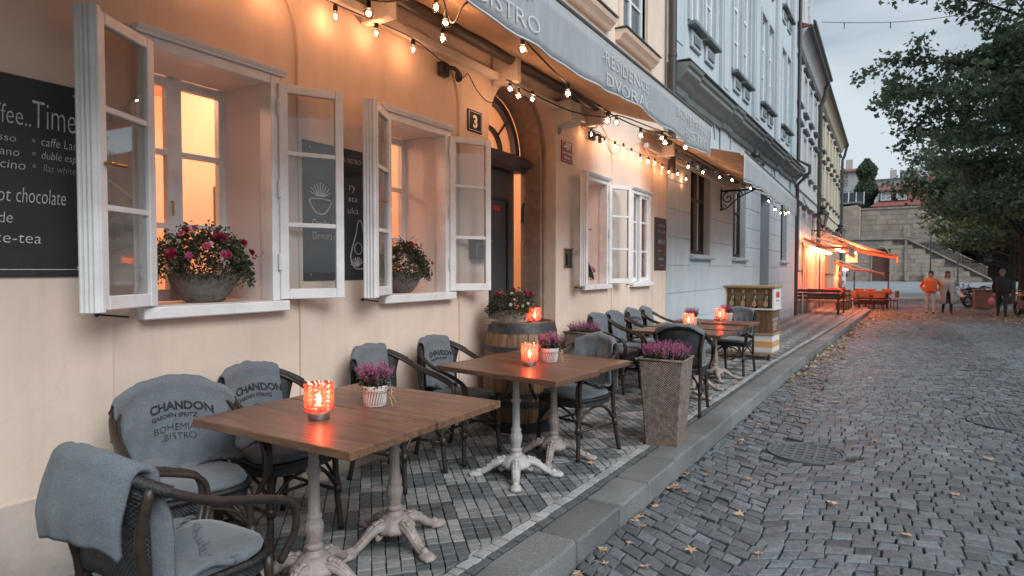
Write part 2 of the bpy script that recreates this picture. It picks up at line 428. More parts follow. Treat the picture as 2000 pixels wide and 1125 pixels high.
# road bed
ys = [-4, 0, 5, 10, 15, 20, 25, 30, 36, 42, 50, 56, 62, 70, 78, 100]
V = []; 
for y in ys:
    for x in (-14 if y > 31 else 1.2, 6, 12, 24, 45): V.append((x, y, float(gz(y))-.146))
F = [(i*5+j, i*5+j+1, (i+1)*5+j+1, (i+1)*5+j) for i in range(len(ys)-1) for j in range(4)]
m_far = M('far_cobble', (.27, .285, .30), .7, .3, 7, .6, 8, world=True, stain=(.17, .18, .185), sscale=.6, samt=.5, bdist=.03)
road = MB().add(V, F).build('road', m_dirt, kind='structure')
def stone_block(Q, ztop, tint, inset=.012, drop=.05, lip=.008, dome=.004):
    """Q (n,4,2) counterclockwise corners, ztop (n,4) -> triangles, 13 verts per stone"""
    n = len(Q); c = Q.mean(1)
    d = Q-c[:, None]; L = np.linalg.norm(d, axis=2, keepdims=True)
    Qi = c[:, None]+d*(1-inset/np.maximum(L, 1e-3))
    V = np.empty((n, 13, 3))
    V[:, 0:4, :2] = Q; V[:, 0:4, 2] = ztop-drop
    V[:, 4:8, :2] = Q; V[:, 4:8, 2] = ztop-lip
    V[:, 8:12, :2] = Qi; V[:, 8:12, 2] = ztop
    V[:, 12, :2] = c; V[:, 12, 2] = ztop.mean(1)+dome
    fl = []
    for i in range(4):
        j = (i+1) % 4
        fl += [(i, j, 4+j), (i, 4+j, 4+i), (4+i, 4+j, 8+j), (4+i, 8+j, 8+i), (8+i, 8+j, 12)]
    fl = np.array(fl)
    F = (fl[None]+(np.arange(n)*13)[:, None, None]).reshape(-1, 3)
    return V, F, np.repeat(tint, len(fl)), fl
def lay_stones(parent, name, stuffname, Q, zt, tint, mats, mi, smooth, top=300, **kw):
    V, F, T, fl = stone_block(Q, zt, tint, **kw)
    c = V[:, 12]; px, py, d = proj(c)
    vis = (d > .5) & (px > -5) & (px < 2005) & (py < 1130) & (py > 0)
    area = np.where(vis, 1/np.maximum(d, .1)**2, 0)
    order = np.argsort(-area); big = order[:top]; rest = np.sort(order[top:])
    nf = len(fl)
    for i in big:
        o = fast_tris(name, V[i]-c[i], fl, mats[mi[i]], np.full(nf, tint[i]), parent, smooth=smooth)
        o.location = c[i]
    V2 = V[rest].reshape(-1, 3); F2 = (fl[None]+(np.arange(len(rest))*13)[:, None, None]).reshape(-1, 3)
    fast_tris(stuffname, V2, F2, mats, np.repeat(tint[rest], nf), parent, mi=np.repeat(mi[rest], nf), smooth=smooth, kind='stuff')
MANH = [(2.62, 5.6, .30), (4.2, 7.7, .30)]
# cobbles in shallow arcs
Ql = []; v = .6
Wb, A = 2.3, .42
def arc(u):
    t = ((u-2.55) % Wb)/Wb
    return A*np.sin(PI*t)
def warp(u, v): return (u + .02*math.sin(3.1*v+u), v + arc(u) + .03*math.sin(1.3*u+.7*v) + .02*math.sin(5*u))
while v < 46:
    far = v > 22
    hgt = rnd.uniform(.090, .106)*(1.0 if not far else 1.35)
    u0 = float(kerbx(v))-.30 if v < 30 else -10
    u1 = min(3.18+.15*v+2.2, 12)
    if v > 30: u0 = -.12*v+1
    u = u0+rnd.uniform(0, .1)
    while u < u1:
        w = rnd.uniform(.078, .135)*(1.0 if not far else 1.35)
        g = rnd.uniform(.0025, .0045)
        q = []
        for (a, b) in ((u+g, v+g), (u+w-g, v+g), (u+w-g, v+hgt-g), (u+g, v+hgt-g)):
            x, y = warp(a+rnd.uniform(-.0065, .0065), b+rnd.uniform(-.0065, .0065))
            if y < 30.2: x = max(x, float(kerbx(y))+.006)
            q.append((x, y))
        cx = sum(p[0] for p in q)/4; cy = sum(p[1] for p in q)/4
        if (cx > kerbx(cy)+.022 and max(p[0] for p in q)-min(p[0] for p in q) > .03) or cy > 30.6:
            if all((cx-a)**2+(cy-b)**2 > (r+.05)**2 for a, b, r in MANH): Ql.append(q)
        u += w
    v += hgt
Q = np.array(Ql); n = len(Q)
cy = Q[:, :, 1].mean(1); cx = Q[:, :, 0].mean(1)
base = gz(Q[:, :, 1])-.13 + .006*np.sin(1.9*Q[:, :, 0]+.8)*np.cos(1.3*Q[:, :, 1]) 
zt = base + nr.normal(0, .0018, (n, 4)) + nr.normal(0, .0032, n)[:, None]
lay_stones(road, 'cobble', 'cobbles', Q, zt, np.clip(nr.normal(1.0, .19, n), .55, 1.6), [m_cob], np.zeros(n, int), False, inset=.008, lip=.005, dome=.002)

# pavement bed, setts on the diagonal in a chequered pattern
pav_y = [-2, 2, 6, 10, 14, 18, 22, 26, 30.4]
V = []; F = []
for y in pav_y: V += [(-.3, y, float(gz(y))-.016), (float(kerbx(y))-.2, y, float(gz(y))-.016)]
F = [(2*i, 2*i+1, 2*i+3, 2*i+2) for i in range(len(pav_y)-1)]
pavement = MB().add(V, F).build('pavement', m_dirt, kind='structure')
def face_x(y): return 0.0 if y < 10.07 else .028*(y-10.07)
S = .068; Ql = []; ml = []; tl = []
c45 = math.sqrt(.5)
for i in range(-40, 340):
    for j in range(-340, 340):
        a, b = i*S, j*S
        x = (a-b)*c45; y = (a+b)*c45
        if y < .2 or y > 30.2 or x < -.06: continue
        sx = kerbx(y)-.372
        if x > sx+.035 or x < face_x(y)-.03: continue
        g = .0026; q = []
        for (da, db) in ((g, g), (S-g, g), (S-g, S-g), (g, S-g)):
            aa = a+da+rnd.uniform(-.0025, .0025); bb = b+db+rnd.uniform(-.0025, .0025)
            xx = (aa-bb)*c45; yy = (aa+bb)*c45
            q.append((min(max(xx, face_x(yy)+.004), kerbx(yy)-.366), yy))
        A2 = abs(sum(q[k][0]*q[(k+1) % 4][1]-q[(k+1) % 4][0]*q[k][1] for k in range(4)))/2
        if A2 < .0006: continue
        Ql.append(q); light = ((i//4)+(j//4)) % 2 == 0
        ml.append(0 if light else 1); tl.append(rnd.gauss(1, .13))
def run(x_off, w, mat, lmin, lmax):
    y = .3
    while y < 30:
        L = rnd.uniform(lmin, lmax); g = .004
        q = []
        for (du, dv) in ((g, g), (w-g, g), (w-g, L-g), (g, L-g)):
            yy = y+dv+rnd.uniform(-.003, .003); q.append((float(kerbx(yy))+x_off+du+rnd.uniform(-.002, .002), yy))
        Ql.append(q); ml.append(mat); tl.append(rnd.gauss(1, .12)); y += L
run(-.360, .066, 2, .06, .085); run(-.294, .052, 1, .06, .09)
Q = np.array(Ql); n = len(Q)
zt = gz(Q[:, :, 1]) + nr.normal(0, .0008, (n, 4)) + nr.normal(0, .0018, n)[:, None] + .006*np.sin(2.3*Q[:, :, 0])*np.cos(1.7*Q[:, :, 1])
lay_stones(pavement, 'sett', 'setts', Q, zt, np.clip(np.array(tl), .6, 1.4), [m_settl, m_settd, m_setts], np.array(ml), False, inset=.004, drop=.03, lip=.003, dome=.0006)

# kerb stones, each one lying by itself
kerb = MB().add([(float(kerbx(y))+dx, y, float(gz(y))-.16) for y in (-1, 10, 20, 30) for dx in (-.23, -.02)],
                [(0, 1, 3, 2), (2, 3, 5, 4), (4, 5, 7, 6)]).build('kerb', m_dirt, kind='structure')
joints = [-1, .3, 1.35, 2.10, 2.80, 3.365, 3.83, 4.37, 5.17, 6.03, 7.38]
while joints[-1] < 29.6: joints.append(joints[-1]+rnd.uniform(.75, 1.5))
for a, b in zip(joints[:-1], joints[1:]):
    bm = bmesh.new(); bmesh.ops.create_cube(bm, size=1)
    L = b-a-.012; ym = (a+b)/2; dz = rnd.uniform(-.006, .005)
    for p in bm.verts: p.co = Vector((p.co.x*.236, p.co.y*L, p.co.z*.26))
    bmesh.ops.subdivide_edges(bm, edges=[e for e in bm.edges if abs(e.verts[0].co.y-e.verts[1].co.y) > .1], cuts=4)
    bmesh.ops.bevel(bm, geom=[e for e in bm.edges if e.calc_face_angle(0) > 1], offset=.022, segments=3, affect='EDGES', profile=.6)
    for p in bm.verts:
        p.co += Vector((rnd.gauss(0, .0026), 0, rnd.gauss(0, .0018)))
    mb = MB(); mb.bm(bm); bm.free()
    o = mb.build('kerbstone', m_kerb, kerb, smooth=40)
    o.location = (float(kerbx(ym))-.118, ym, float(gz(ym))-.13+dz+.002)
    o.rotation_euler = (math.atan2(float(gz(b)-gz(a)), b-a), 0, -math.atan(.028)+rnd.uniform(-.004, .004))
# rounded end of the pavement by the red terrace
mb = MB()
pts = [(float(kerbx(29.7))-.118, 29.6)]
for k in range(9):
    t = PI/2*k/8; pts.append((float(kerbx(30.0))-.9+.78*math.cos(t), 30.0+.8*math.sin(t)))
pts.append((-3, 30.85))
tot = []
for p, q in zip(pts[:-1], pts[1:]):
    d = Vector((q[0]-p[0], q[1]-p[1], 0)).normalized(); nrm = Vector((d.y, -d.x, 0))*.118
    P0, P1 = Vector((p[0], p[1], -.297)), Vector((q[0], q[1], -.297))
    tot.append(MB().add([P0-nrm, P0+nrm, P1+nrm, P1-nrm]+[w+Vector((0, 0, -.14)) for w in (P0-nrm, P0+nrm, P1+nrm, P1-nrm)],
       [(0, 1, 2, 3), (1, 5, 6, 2), (0, 4, 5, 1), (3, 2, 6, 7), (0, 3, 7, 4)]).build('kerbstone', m_kerb, kerb))
MB().add([(-3, 30.3, -.302), (1.2, 30.3, -.302), (2.2, 30.3, -.302), (1.9, 30.75, -.302), (-3, 30.75, -.302)], [(0, 1, 2, 3, 4)]).build('pavement_end', m_settd, pavement)
# far plaza paving beyond the modelled cobbles
V = [(x, y, float(gz(y))-.135) for y in (46.2, 50, 56, 62, 70, 78.5) for x in (-14, 10, 45)]
MB().add(V, [(i*3+j, i*3+j+1, i*3+j+4, i*3+j+3) for i in range(5) for j in range(2)]).build('plaza', m_far, kind='structure')
V = [(x, y, float(gz(y))-.137) for y in (-4, 8, 16, 24, 30, 46.2) for x in (0, 40)]
for i in range(6): V[2*i] = (min(3.18+.15*max(V[2*i][1], 0)+2.1, 12), V[2*i][1], V[2*i][2])
MB().add(V, [(i*2, i*2+1, i*2+3, i*2+2) for i in range(5)]).build('square', m_far, kind='structure')

# manhole covers
m_cover = M('worn_cover', (.115, .128, .138), .65, .4, 30, .6, 120, stain=(.07, .075, .08), sscale=7, samt=.6)
def manhole(x, y, r, z, label):
    t = thing('manhole_cover', label, 'manhole', (x, y, z))
    mb = MB(); mb.lathe([(r*.9, -.03), (r, -.03), (r, .004), (r*.93, .006), (r*.92, -.004), (.001, -.004)], 36)
    mb.build('rim', m_cover, t, smooth=30)
    for k in range(7):
        a = -r*.8+k*r*.267
        h = math.sqrt(max((r*.86)**2-a*a, .001))
        MB().box(a-.011, a+.011, -h, h, -.004, .005).build('rib', m_cover, t)
    for k in range(7):
        a = -r*.8+k*r*.267
        h = math.sqrt(max((r*.86)**2-a*a, .001))
        MB().box(-h, h, a-.011, a+.011, -.004, .003).build('rib', m_cover, t)
manhole(2.62, 5.6, .30, -.138, 'round iron manhole cover with square grid nearer the kerb')
manhole(4.2, 7.7, .30, -.132, 'round iron manhole cover farther out on the right of the cobbles')
# ================================================================== CAFE BUILDING
m_plast = M('peach_plaster', (.80, .635, .515), .85, .06, 3.5, .35, 45, world=True, stain=(.64, .50, .40), sscale=.7, samt=.65, bdist=.004)
def grime(m, top=.55, col=(.20, .17, .15), cracks=True, streak=.16):
    """splash dirt with a ragged edge along the foot of a wall, plus faint hairline cracks"""
    n, l = m.node_tree.nodes, m.node_tree.links; b = n['Principled BSDF']; src = b.inputs['Base Color'].links[0].from_socket
    g = n.new('ShaderNodeNewGeometry'); sp = n.new('ShaderNodeSeparateXYZ'); l.new(g.outputs['Position'], sp.inputs[0])
    z = n.new('ShaderNodeTexNoise'); z.inputs['Scale'].default_value = 5; z.inputs['Detail'].default_value = 8; z.inputs['Roughness'].default_value = .7; l.new(g.outputs['Position'], z.inputs['Vector'])
    a1 = n.new('ShaderNodeMath'); a1.operation = 'MULTIPLY_ADD'; a1.inputs[1].default_value = .75; a1.inputs[2].default_value = -.20; l.new(z.outputs['Fac'], a1.inputs[0])
    s1 = n.new('ShaderNodeMath'); s1.operation = 'SUBTRACT'; l.new(a1.outputs[0], s1.inputs[0]); l.new(sp.outputs[2], s1.inputs[1])
    mr = n.new('ShaderNodeMapRange'); mr.inputs[1].default_value = -.30; mr.inputs[2].default_value = .26; mr.inputs[4].default_value = .8; l.new(s1.outputs[0], mr.inputs[0])
    q = n.new('ShaderNodeMixRGB'); q.inputs[2].default_value = rgb(col); l.new(mr.outputs[0], q.inputs[0]); l.new(src, q.inputs[1]); out = q.outputs[0]
    if cracks:
        v = n.new('ShaderNodeTexVoronoi'); v.feature = 'DISTANCE_TO_EDGE'; v.inputs['Scale'].default_value = .9
        d = n.new('ShaderNodeTexNoise'); d.inputs['Scale'].default_value = 4; l.new(g.outputs['Position'], d.inputs['Vector'])
        ad = n.new('ShaderNodeVectorMath'); ad.operation = 'MULTIPLY_ADD'; ad.inputs[1].default_value = (.35, .35, .35); l.new(d.outputs['Color'], ad.inputs[0]); l.new(g.outputs['Position'], ad.inputs[2]); l.new(ad.outputs[0], v.inputs['Vector'])
        m2 = n.new('ShaderNodeMapRange'); m2.inputs[1].default_value = 0; m2.inputs[2].default_value = .0025; m2.inputs[3].default_value = .10; m2.inputs[4].default_value = 0; l.new(v.outputs['Distance'], m2.inputs[0])
        q2 = n.new('ShaderNodeMixRGB'); q2.inputs[2].default_value = rgb(col); l.new(m2.outputs[0], q2.inputs[0]); l.new(out, q2.inputs[1]); out = q2.outputs[0]
    mp2 = n.new('ShaderNodeMapping'); mp2.inputs['Scale'].default_value = (5, 5, .28); l.new(g.outputs['Position'], mp2.inputs[0])
    z4 = n.new('ShaderNodeTexNoise'); z4.inputs['Scale'].default_value = 1.4; z4.inputs['Detail'].default_value = 7; z4.inputs['Roughness'].default_value = .7; l.new(mp2.outputs[0], z4.inputs['Vector'])
    m4 = n.new('ShaderNodeMapRange'); m4.inputs[1].default_value = .48; m4.inputs[2].default_value = .74; m4.inputs[4].default_value = streak; l.new(z4.outputs['Fac'], m4.inputs[0])
    q4 = n.new('ShaderNodeMixRGB'); q4.inputs[2].default_value = rgb(col); l.new(m4.outputs[0], q4.inputs[0]); l.new(out, q4.inputs[1]); out = q4.outputs[0]
    l.new(out, b.inputs['Base Color'])
grime(m_plast, streak=.14)
m_plin = M('plinth_plaster', (.62, .51, .44), .85, .08, 4, .4, 50, world=True, stain=(.36, .31, .27), sscale=1.8, samt=.5, bdist=.004)
m_reveal = M('reveal_plaster', (.88, .79, .75), .85, .04, 4, .2, 60, world=True)
m_white = M('white_paint', (.85, .84, .83), .42, .05, 9, .25, 50, stain=(.52, .48, .45), sscale=5, samt=.35, bdist=.003)
m_glass = Glass('window_glass', (.97, .98, .98), .05)
m_glassr = Glass('outer_glass', (.95, .96, .97), .04)
m_room = M('room_wall', (.80, .60, .47), .9, .03, 2, world=True)
m_stone = M('brown_sandstone', (.36, .255, .195), .85, .25, 14, .6, 70, world=True, stain=(.22, .16, .13), sscale=3, samt=.5, bdist=.008)
m_dgrey = M('dark_grey_paint', (.065, .068, .074), .45, .12, 8, .2, 60)
m_black = M('black_metal', (.022, .023, .026), .45, .2, 20)
m_brass = M('brass', (.45, .30, .12), .35, .2, 30, metal=.9)
m_metal = M('brushed_metal', (.42, .41, .40), .32, .12, 30, metal=.9)
m_zinc = M('grey_sheet_metal', (.16, .17, .18), .5, .15, 10, metal=.4)

grime(m_plin, streak=.3)
cafe = thing('cafe_building', 'peach plastered cafe building with open white windows and arched door', 'building')
WC = [2.01, 3.705, 7.16, 8.84]                 # window axes
REC = [(c-.553, c+.553) for c in WC]
TOPZ = 9.4
arches = [arch_pts(a, b, 2.81, .495, 24, -.2) for a, b in REC]
DY, DR = 5.385, .675
door_hole = arch_pts(DY-DR, DY+DR, 2.68, DR, 32, -.2)
wins = [rect(c-.356, c+.356, 1.215, 2.537) for c in WC]
upw = [rect(c-.5, c+.5, 4.68, 6.5) for c in (-.2, 1.5, 3.2, 4.95, 6.75, 8.5)]
plate('wall', rect(-2.5, 10.07, -.2, TOPZ), arches+[door_hole]+upw, -.018, 0, m_plast, cafe)
plate('wall_panel', rect(-2.5, 10.07, -.2, 4.0), wins+[door_hole], -.30, -.0185, m_plast, cafe)
# solid back of the upper floor
MB().box(-7, -.42, -2.5, 10.06, 3.45, TOPZ).build('upper_wall', m_plast, cafe)
MB().box(-.6, .10, -2.5, 10.06, TOPZ, TOPZ+.35).build('eaves', m_plast, cafe)
MB().box(0, .016, -2.5, 1.455, -.2, .39).build('plinth', m_plin, cafe)
# ground floor room lit from inside
mb = MB()
mb.add([(-4, -2.5, 0), (-4, 10, 0), (-4, 10, 3.4), (-4, -2.5, 3.4)], [(0, 1, 2, 3)])
for y in (-2.5, 4.55, 6.25, 10.0):
    mb.add([(-4, y, 0), (-.30, y, 0), (-.30, y, 3.4), (-4, y, 3.4)], [(0, 1, 2, 3)])
mb.add([(-4, -2.5, .01), (-.3, -2.5, .01), (-.3, 10, .01), (-4, 10, .01)], [(0, 1, 2, 3)])
mb.add([(-4, -2.5, 3.4), (-.3, -2.5, 3.4), (-.3, 10, 3.4), (-4, 10, 3.4)], [(0, 1, 2, 3)])
mb.build('interior_wall', m_room, cafe)
MB().box(-2.6, -1.7, 3.15, 3.3, 0, 3.39).build('partition', m_room, cafe)
MB().box(-1.66, -1.62, 3.02, 3.10, .0, 2.1).build('interior_door_edge', m_dgrey, cafe)
MB().box(-3.9, -3.4, 6.6, 9.6, 0, 1.1, .02).build('bar_counter', Wood('bar_wood', (.10, .05, .025), (.2, .11, .06)), cafe)
for (y, p) in ((2.0, 60), (3.95, 48), (7.2, 45), (8.9, 40)):
    lamp('room_light', cafe, (-1.9, y, 2.9), p*1.05, (1.0, .54, .34), .15)
lamp('hall_light', cafe, (-1.9, 5.4, 2.9), 42, (1.0, .58, .33), .12)

def arch_bar(mb, cy, cz, r0, r1, x0, x1, a0=0, a1=PI, n=20):
    vs = []; fs = []
    for i in range(n+1):
        a = a0+(a1-a0)*i/n
        for (r, x) in ((r0, x0), (r1, x0), (r1, x1), (r0, x1)): vs.append((x, cy+r*math.cos(a), cz+r*math.sin(a)))
    for i in range(n):
        for k in range(4): fs.append((i*4+k, i*4+(k+1) % 4, (i+1)*4+(k+1) % 4, (i+1)*4+k))
    fs += [(0, 1, 2, 3), (n*4+3, n*4+2, n*4+1, n*4)]
    mb.add(vs, fs)

def casement_mesh(w, h, moulded):
    """leaf hinged at x=0, outside face towards -y"""
    mb = MB(); s = .052; t = .042
    mb.box(0, s, 0, t, 0, h, .004); mb.box(w-s, w, 0, t, 0, h, .004)
    mb.box(s, w-s, 0.001, t-.001, 0, s+.012, .004); mb.box(s, w-s, .001, t-.001, h-s, h, .004)
    for k in (1, 2):
        z = k*h/3+.02; mb.box(s-.002, w-s+.002, .006, t-.006, z-.014, z+.014, .004)
    if moulded:
        for (y0, y1, x0, x1) in ((-.03, t+.012, w-.012, w+.012), (-.045, -.01, w-.03, w+.022)):
            mb.box(x0, x1, y0, y1, -.008, h+.012, .003)
        for k in range(4):
            mb.tube([(w+.014, -.036+k*.022, -.008), (w+.014, -.036+k*.022, h+.012)], .011, 8)
    return mb
def window_unit(c, left_open, right_open, label, deep=-.42):
    z0, z1 = 1.215, 2.537; a, b = c-.356, c+.356
    fr = MB()
    # outer box frame
    fr.box(-.10, .012, a-.058, a+.012, z0-.002, z1+.04, .004); fr.box(-.10, .012, b-.012, b+.058, z0-.002, z1+.04, .004)
    fr.box(-.10, .010, a+.012, b-.012, z1-.014, z1+.04, .004)
    win = fr.build('window', m_white, cafe, label=label)
    hm = MB(); hm.prism([(-.03, z1+.041), (.03, z1+.041), (.034, z1+.052), (.040, z1+.056), (.046, z1+.068), (.048, z1+.078), (-.03, z1+.082)], 'Y', a-.075, b+.085)
    hm.build('head_moulding', m_white, win)
    sl = MB(); sl.box(-.10, .062, a-.075, b+.075, z0-.066, z0-.003, .007); sl.build('sill', m_white, win)
    rv = MB()
    zt_ = z1-.004
    for (p, q) in (((a+.002, z0), (a+.002, zt_)), ((a+.002, zt_), (b-.002, zt_)), ((b-.002, zt_), (b-.002, z0))):
        rv.add([(-.1, p[0], p[1]), (-.1, q[0], q[1]), (deep, q[0]+(.03 if q[0] < c else -.03)*1, q[1]), (deep, p[0]+(.03 if p[0] < c else -.03), p[1])], [(0, 1, 2, 3)])
    rv.build('reveal', m_reveal, win)
    MB().box(deep, -.101, a, b, z0-.03, z0-.004).build('inner_sill', M('sill_board', (.55, .27, .13), .45, .15, 9, stretch=(8, 1, 8)), win)
    # inner window, shut
    inn = MB(); x0, x1 = deep-.05, deep
    aa, bb = a+.02, b-.02
    for (y0, y1) in ((aa, aa+.055), (bb-.055, bb), (c-.045, c+.045)): inn.box(x0, x1, y0, y1, z0, z1, .003)
    for (zz0, zz1) in ((z0, z0+.07), (z1-.06, z1), (z0+.43, z0+.46), (z0+.86, z0+.89)): inn.box(x0+.004, x1-.004, aa+.05, bb-.05, zz0, zz1)
    inn.build('inner_frame', m_white, win)
    for (y0, y1) in ((aa+.055, c-.045), (c+.045, bb-.055)):
        for (zz0, zz1) in ((z0+.07, z0+.43), (z0+.46, z0+.86), (z0+.89, z1-.06)):
            MB().box(deep-.027, deep-.023, y0-.004, y1+.004, zz0-.004, zz1+.004).build('pane', m_glass, win)
    MB().tube([(deep+.012, c-.03, 1.80), (deep+.03, c-.03, 1.80), (deep+.03, c-.03, 1.72)], .007, 6).build('handle', m_brass, win)
    w, h = .392, z1-z0-.006
    for side, op in ((-1, left_open), (1, right_open)):
        hy = a-.03 if side < 0 else b+.03
        hx = .028
        # direction of the leaf in plan: closed = towards the middle; opened swings out to the street
        ang = R(op)
        dx, dy = math.sin(ang), (math.cos(ang) if side < 0 else -math.cos(ang))
        rz = math.atan2(dy, dx)
        ww = w if op > 5 else .352
        mb = casement_mesh(ww, h, side < 0)
        if side > 0:   # mirror so the outside face stays outside
            mb.v = [(x, .042-y, z) for (x, y, z) in mb.v]
        if op < 5: hx, hy = -.05, (a+.004 if side < 0 else b-.004)
        o = mb.build('casement', m_white, win, loc=(hx, hy, z0+.004), rot=(0, 0, rz), smooth=35)
        for k in range(3):
            zz0 = [.058, h/3+.03, 2*h/3+.03][k]; zz1 = [h/3+.01, 2*h/3+.01, h-.05][k]
            MB().box(.048, ww-.048, .018, .022, zz0, zz1).build('pane', m_glassr, win, loc=(hx, hy, z0+.004), rot=(0, 0, rz))
        for zz in (.18, .62, 1.12):
            g = MB(); g.tube([(0, 0, zz), (0, 0, zz+.10)], .012, 8); g.box(-.004, .05, -.004, .002, zz+.015, zz+.085)
            g.build('hinge', m_white, win, loc=(hx, hy, z0+.004), rot=(0, 0, rz), smooth=35)
        if side < 0 and op > 5:
            g = MB(); g.tube([(ww-.03, -.012, .60), (ww-.03, -.012, .70)], .011, 8); g.tube([(ww-.03, -.01, .65), (ww-.03, -.05, .65), (ww-.13, -.055, .65)], .008, 6)
            g.tube([(ww-.03, .05, .65), (ww-.03, .075, .65), (ww-.12, .08, .65)], .009, 6)
            g.build('handle', m_brass, win, loc=(hx, hy, z0+.004), rot=(0, 0, rz), smooth=40)
    return win
window_unit(WC[0], 151, 153, 'open white window beside the coffee menu board')
window_unit(WC[1], 152, 152, 'open white window beside the house number three')
window_unit(WC[2], 157, 153, 'open white window beyond the arched door')
window_unit(WC[3], 0, 0, 'shut white window by the end of the cafe')
for c in (WC[0], WC[1], WC[2], WC[3]):   # window stays screwed to the wall
    g = MB(); g.tube([(0, c-.62, 1.19), (.04, c-.63, 1.19), (.05, c-.50, 1.17)], .005, 6); g.sphere((0.03, c-.63, 1.19), .012, 8, 6)
    g.build('window_stay', m_black, cafe)

# arched door
sur = MB(); arch_bar(sur, DY, 2.68, .632, .673, -.42, -.12, 0, PI, 32); arch_bar(sur, DY, 2.68, .60, .633, -.42, -.15, 0, PI, 32)
for s in (-1, 1):
    sur.box(-.42, -.12, min(DY+s*.632, DY+s*.673), max(DY+s*.632, DY+s*.673), 0, 2.68, .008)
    sur.box(-.42, -.15, min(DY+s*.60, DY+s*.633), max(DY+s*.60, DY+s*.633), 0, 2.68, .008)
sur.build('door_surround', m_stone, cafe, smooth=30)
MB().box(-.42, .10, DY-.60, DY+.60, -.05, .06, .01).build('doorstep', m_stone, cafe)
tr = MB(); tr.prism([(-.50, 2.50), (-.36, 2.50), (-.33, 2.53), (-.28, 2.55), (-.25, 2.60), (-.30, 2.64), (-.36, 2.68), (-.50, 2.68)], 'Y', DY-.605, DY+.605)
tr.build('transom', m_dgrey, cafe, smooth=20)
fan = MB(); arch_bar(fan, DY, 2.68, .52, .60, -.50, -.43, 0, PI, 30); arch_bar(fan, DY, 2.68, .23, .26, -.49, -.44, 0, PI, 20)
fan.box(-.50, -.44, DY-.6, DY+.6, 2.681, 2.71)
for a in (45, 90, 135):
    fan.tube([(-.465, DY+.24*math.cos(R(a)), 2.68+.24*math.sin(R(a))), (-.465, DY+.53*math.cos(R(a)), 2.68+.53*math.sin(R(a)))], .014, 6)
fl = fan.build('fanlight', m_dgrey, cafe, smooth=30)
MB().add([(-.475, DY+.53*math.cos(PI*i/20), 2.69+.53*math.sin(PI*i/20)) for i in range(21)], [tuple(range(21))]).build('pane', m_glass, fl)
dl = MB(); dl.box(-.52, -.472, DY-.60, DY+.545, .06, 2.50, .004)
leaf = dl.build('door', m_dgrey, cafe, label='dark grey door leaf with sunk panels')
for (z0, z1) in ((.2, .78), (.95, 2.2)):
    for (y0, y1) in ((DY-.52, DY-.12), (DY+.0, DY+.40)):
        pn = MB()
        for (u0, u1, w0, w1) in ((y0, y1, z0, z0+.03), (y0, y1, z1-.03, z1), (y0, y0+.03, z0+.0301, z1-.0301), (y1-.03, y1, z0+.0301, z1-.0301)): pn.box(-.472, -.452, u0, u1, w0, w1)
        pn.build('panel_moulding', m_black, leaf)
MB().box(-.471, -.466, DY+.10, DY+.24, 2.05, 2.10).build('sticker', Emit('red_paint', (.55, .03, .03), 0), leaf)
MB().box(-.471, -.466, DY-.06, DY+.04, 1.36, 1.66).build('notice', M('paper', (.75, .75, .74), .8, .03), leaf)
MB().tube([(-.40, DY+.6, 1.95), (-.36, DY+.55, 1.95), (-.36, DY+.55, 2.1), (-.38, DY+.6, 2.15)], .018, 8).build('door_holder', m_black, cafe)

# upper floor windows
for c in (-.2, 1.5, 3.2, 4.95, 6.75, 8.5):
    f = MB(); z0, z1 = 4.68, 6.5
    for (y0, y1) in ((c-.5, c-.44), (c+.44, c+.5), (c-.04, c+.04)): f.box(-.12, -.06, y0, y1, z0, z1)
    for (a, b) in ((z0, z0+.07), (z1-.07, z1), (z0+1.2, z0+1.26), (z0+.62, z0+.65)): f.box(-.115, -.065, c-.44, c+.44, a, b)
    w = f.build('window', m_white, cafe)
    MB().box(-.095, -.09, c-.45, c+.45, z0+.02, z1-.02).build('pane', M('night_pane', (.10, .13, .15), .08, .2, 2, spec=.8), w)
    s = MB(); s.prism([(-.03, 4.52), (.06, 4.52), (.09, 4.56), (.14, 4.60), (.16, 4.645), (-.03, 4.665)], 'Y', c-.72, c+.72); s.build('sill', m_plast, w)
    MB().box(-.02, .18, c-.74, c+.74, 4.666, 4.678).build('sill_sheet', m_zinc, w)
    fr = MB()
    for (y0, y1, a, b) in ((c-.64, c-.5, 4.68, 6.6), (c+.5, c+.64, 4.68, 6.6), (c-.5, c+.5, 6.5, 6.6)): fr.box(0, .03, y0, y1, a, b)
    fr.build('surround', m_plast, w)
g = MB(); g.tube([(.13, 9.93, 3.55), (.13, 9.93, 9.4)], .065, 14)
for z in (4.9, 6.6, 8.4): g.tube([(.13, 9.93, z), (.13, 9.93, z+.05)], .074, 14)
g.tube([(.13, 9.93, 3.0), (.13, 9.93, 3.56)], .06, 14)
g.build('downpipe', M('brown_pipe', (.055, .045, .042), .5, .2, 8), cafe, smooth=40)

